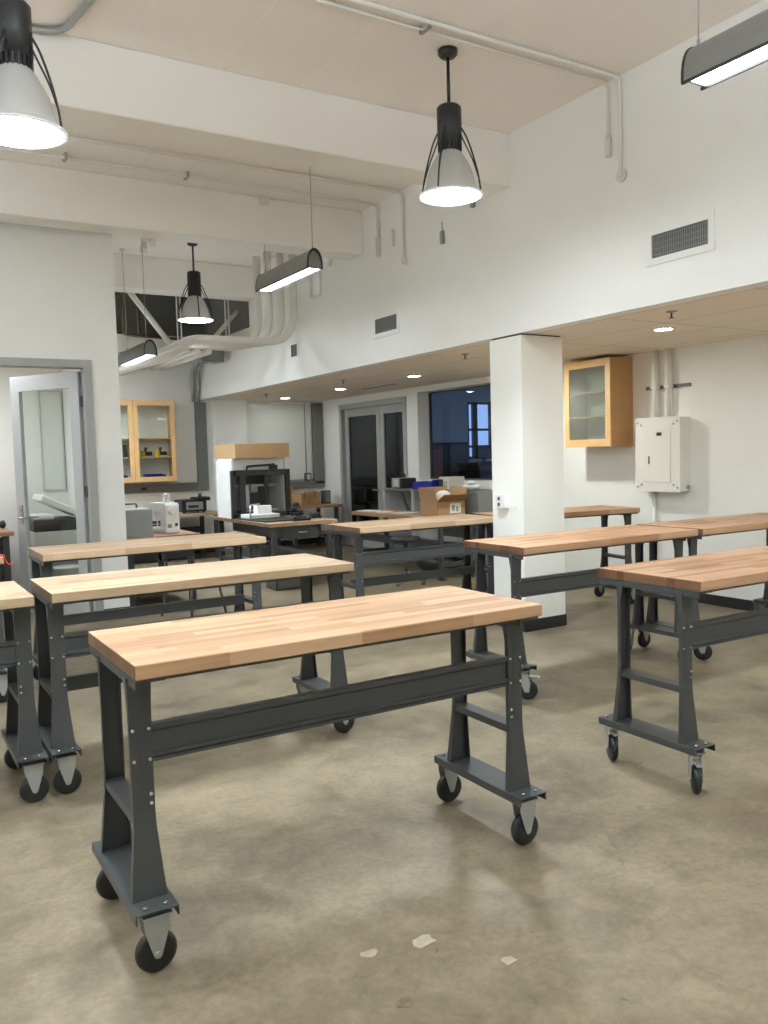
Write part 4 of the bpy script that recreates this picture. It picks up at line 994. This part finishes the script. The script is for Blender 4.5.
# paint chips bonded to the concrete
def chip(x, y, r, lab, seed):
    rnd = random.Random(seed); poly = []
    for k in range(11):
        a = 2*PI*k/11; q = r*(.65+.5*rnd.random()); poly.append((math.cos(a)*q*1.25, math.sin(a)*q))
    tag(MB().prism(poly, 2, 0, .003).build('floor_patch', 'chip', None, (x, y, .0)), lab, 'patch', 'pale patches on the floor')
chip(1.39, 2.125, .034, 'larger pale patch on the concrete in front of the nearest bench', 1)
tag(MB().prism([(.030*math.cos(2*PI*k/13)*(.75+.35*((k*7)%5)/5), .024*math.sin(2*PI*k/13)*(.75+.35*((k*5)%4)/4)) for k in range(13)], 2, 0, .0015).build('floor_stain', 'stain', None, (1.183, 1.91, 0)), 'dark round stain on the concrete at the bottom of the picture', 'stain')
chip(1.215, 2.165, .022, 'pale patch on the concrete to the left of the larger one', 2)
chip(1.545, 1.90, .022, 'small pale patch on the concrete to the right of the larger one', 3)

# ------------------------------------------------------------------ lamps out of frame (repeats of the visible fixtures, plus added fill) and dusk sky
def area(name, loc, size, sizey, energy, col=(.79, .90, 1.0), shape='RECTANGLE'):
    l = bpy.data.lights.new(name, 'AREA'); l.shape = shape; l.size = size
    if shape == 'RECTANGLE': l.size_y = sizey
    l.energy = energy; l.color = col
    o = bpy.data.objects.new(name, l); COL.objects.link(o); o.location = loc
    return o
def point(name, loc, energy, r=.2, col=(.79, .90, 1.0)):
    l = bpy.data.lights.new(name, 'POINT'); l.energy = energy; l.color = col; l.shadow_soft_size = r
    o = bpy.data.objects.new(name, l); COL.objects.link(o); o.location = loc
for x, y, e in ((-1.9, -.9, 14), (-1.9, 4.3, 20)): point('pendant_lamp_out_of_frame', (x, y, 3.2), e)
def beam(name, loc, energy, deg=118, r=.14, col=(.80, .905, 1.0)):
    l = bpy.data.lights.new(name, 'SPOT'); l.energy = energy; l.color = col; l.shadow_soft_size = r; l.spot_size = math.radians(deg); l.spot_blend = .75
    o = bpy.data.objects.new(name, l); COL.objects.link(o); o.location = loc
# downward beam of each high-bay lamp, just under its lens
beam('pendant_beam', (3.345, 4.56, ZC-.96), 320); beam('pendant_beam', (.672, 4.25, ZC-1.11), 190); beam('pendant_beam', (3.435, 9.9, ZC-.96), 260)
for x, y, e in ((.7, -.9, 20), (3.35, -.9, 40), (-1.9, 4.3, 120)): beam('pendant_beam_out_of_frame', (x, y, 3.15), e)
area('linear_light_left', (.7, 2.1, 3.25), .15, 1.2, 22)
area('linear_light_left', (-1.9, 2.1, 3.25), .15, 1.2, 22)
for x, y, e in ((.7, 1.8, 84), (-1.9, 2.1, 76), (-1.9, 6.9, 84), (.7, -2.8, 22), (3.4, -2.8, 22), (3.4, .2, 52)):
    area('added_uplight_out_of_frame', (x, y, 3.45), .12, 1.2, e).rotation_euler = (PI, 0, 0)  # added unseen area lamps facing up, brightening ceiling and upper walls
for y, e in ((6.8, 26), (2.8, 13), (.8, 20), (-1.2, 26)): area('downlight_out_of_frame', (5.7, y, ZS-.02), .15, .15, e, (.95, .98, .90), 'DISK')
l_ = bpy.data.lights.new('added_far_fill', 'AREA'); l_.shape = 'RECTANGLE'; l_.size = .15; l_.size_y = 1.2; l_.energy = 60; l_.color = (.83, .92, 1.0)  # added area lamp, unseen behind the partition, brightening the far wall
o_ = bpy.data.objects.new('added_far_fill', l_); COL.objects.link(o_); o_.location = (2.3, 11.9, 2.7)
area('side_room_ceiling_light', (.4, 9.7, 2.68), 1.2, .6, 30, (.90, .95, 1.0))
area('side_room_ceiling_light', (-2.0, 9.7, 2.68), 1.2, .6, 18, (.90, .95, 1.0))

wd = bpy.data.worlds.new('dusk_sky'); SC.world = wd; wd.use_nodes = True
bg = wd.node_tree.nodes['Background']; bg.inputs['Color'].default_value = (.54, .68, .93, 1); bg.inputs['Strength'].default_value = 1.15

# ------------------------------------------------------------------ camera
FPX = 841.11
yaw, pit, rol = math.radians(31.245), math.radians(3.8857), math.radians(1.5842)
fw = Vector((math.sin(yaw)*math.cos(pit), math.cos(yaw)*math.cos(pit), -math.sin(pit)))
rt = Vector((math.cos(yaw), -math.sin(yaw), 0)); dn = fw.cross(rt)
r2 = rt*math.cos(rol)+dn*math.sin(rol); d2 = dn*math.cos(rol)-rt*math.sin(rol)
cam = bpy.data.cameras.new('camera'); co = bpy.data.objects.new('camera', cam); COL.objects.link(co)
mw = Matrix((r2, -d2, -fw)).transposed().to_4x4(); mw.translation = (0, 0, 1.526)
co.matrix_world = mw
cam.sensor_fit = 'VERTICAL'; cam.sensor_height = 36.0; cam.lens = FPX/1024*36.0
cam.clip_start = .05; cam.clip_end = 100
SC.camera = co

SC.view_settings.view_transform = 'Standard'; SC.view_settings.look = 'None'
SC.view_settings.gamma = 1.0; SC.view_settings.use_curve_mapping = False
SC.view_settings.exposure = 0.31
SC.cycles.max_bounces = 14; SC.cycles.diffuse_bounces = 8; SC.cycles.transparent_max_bounces = 16; SC.cycles.caustics_reflective = False; SC.cycles.caustics_refractive = False
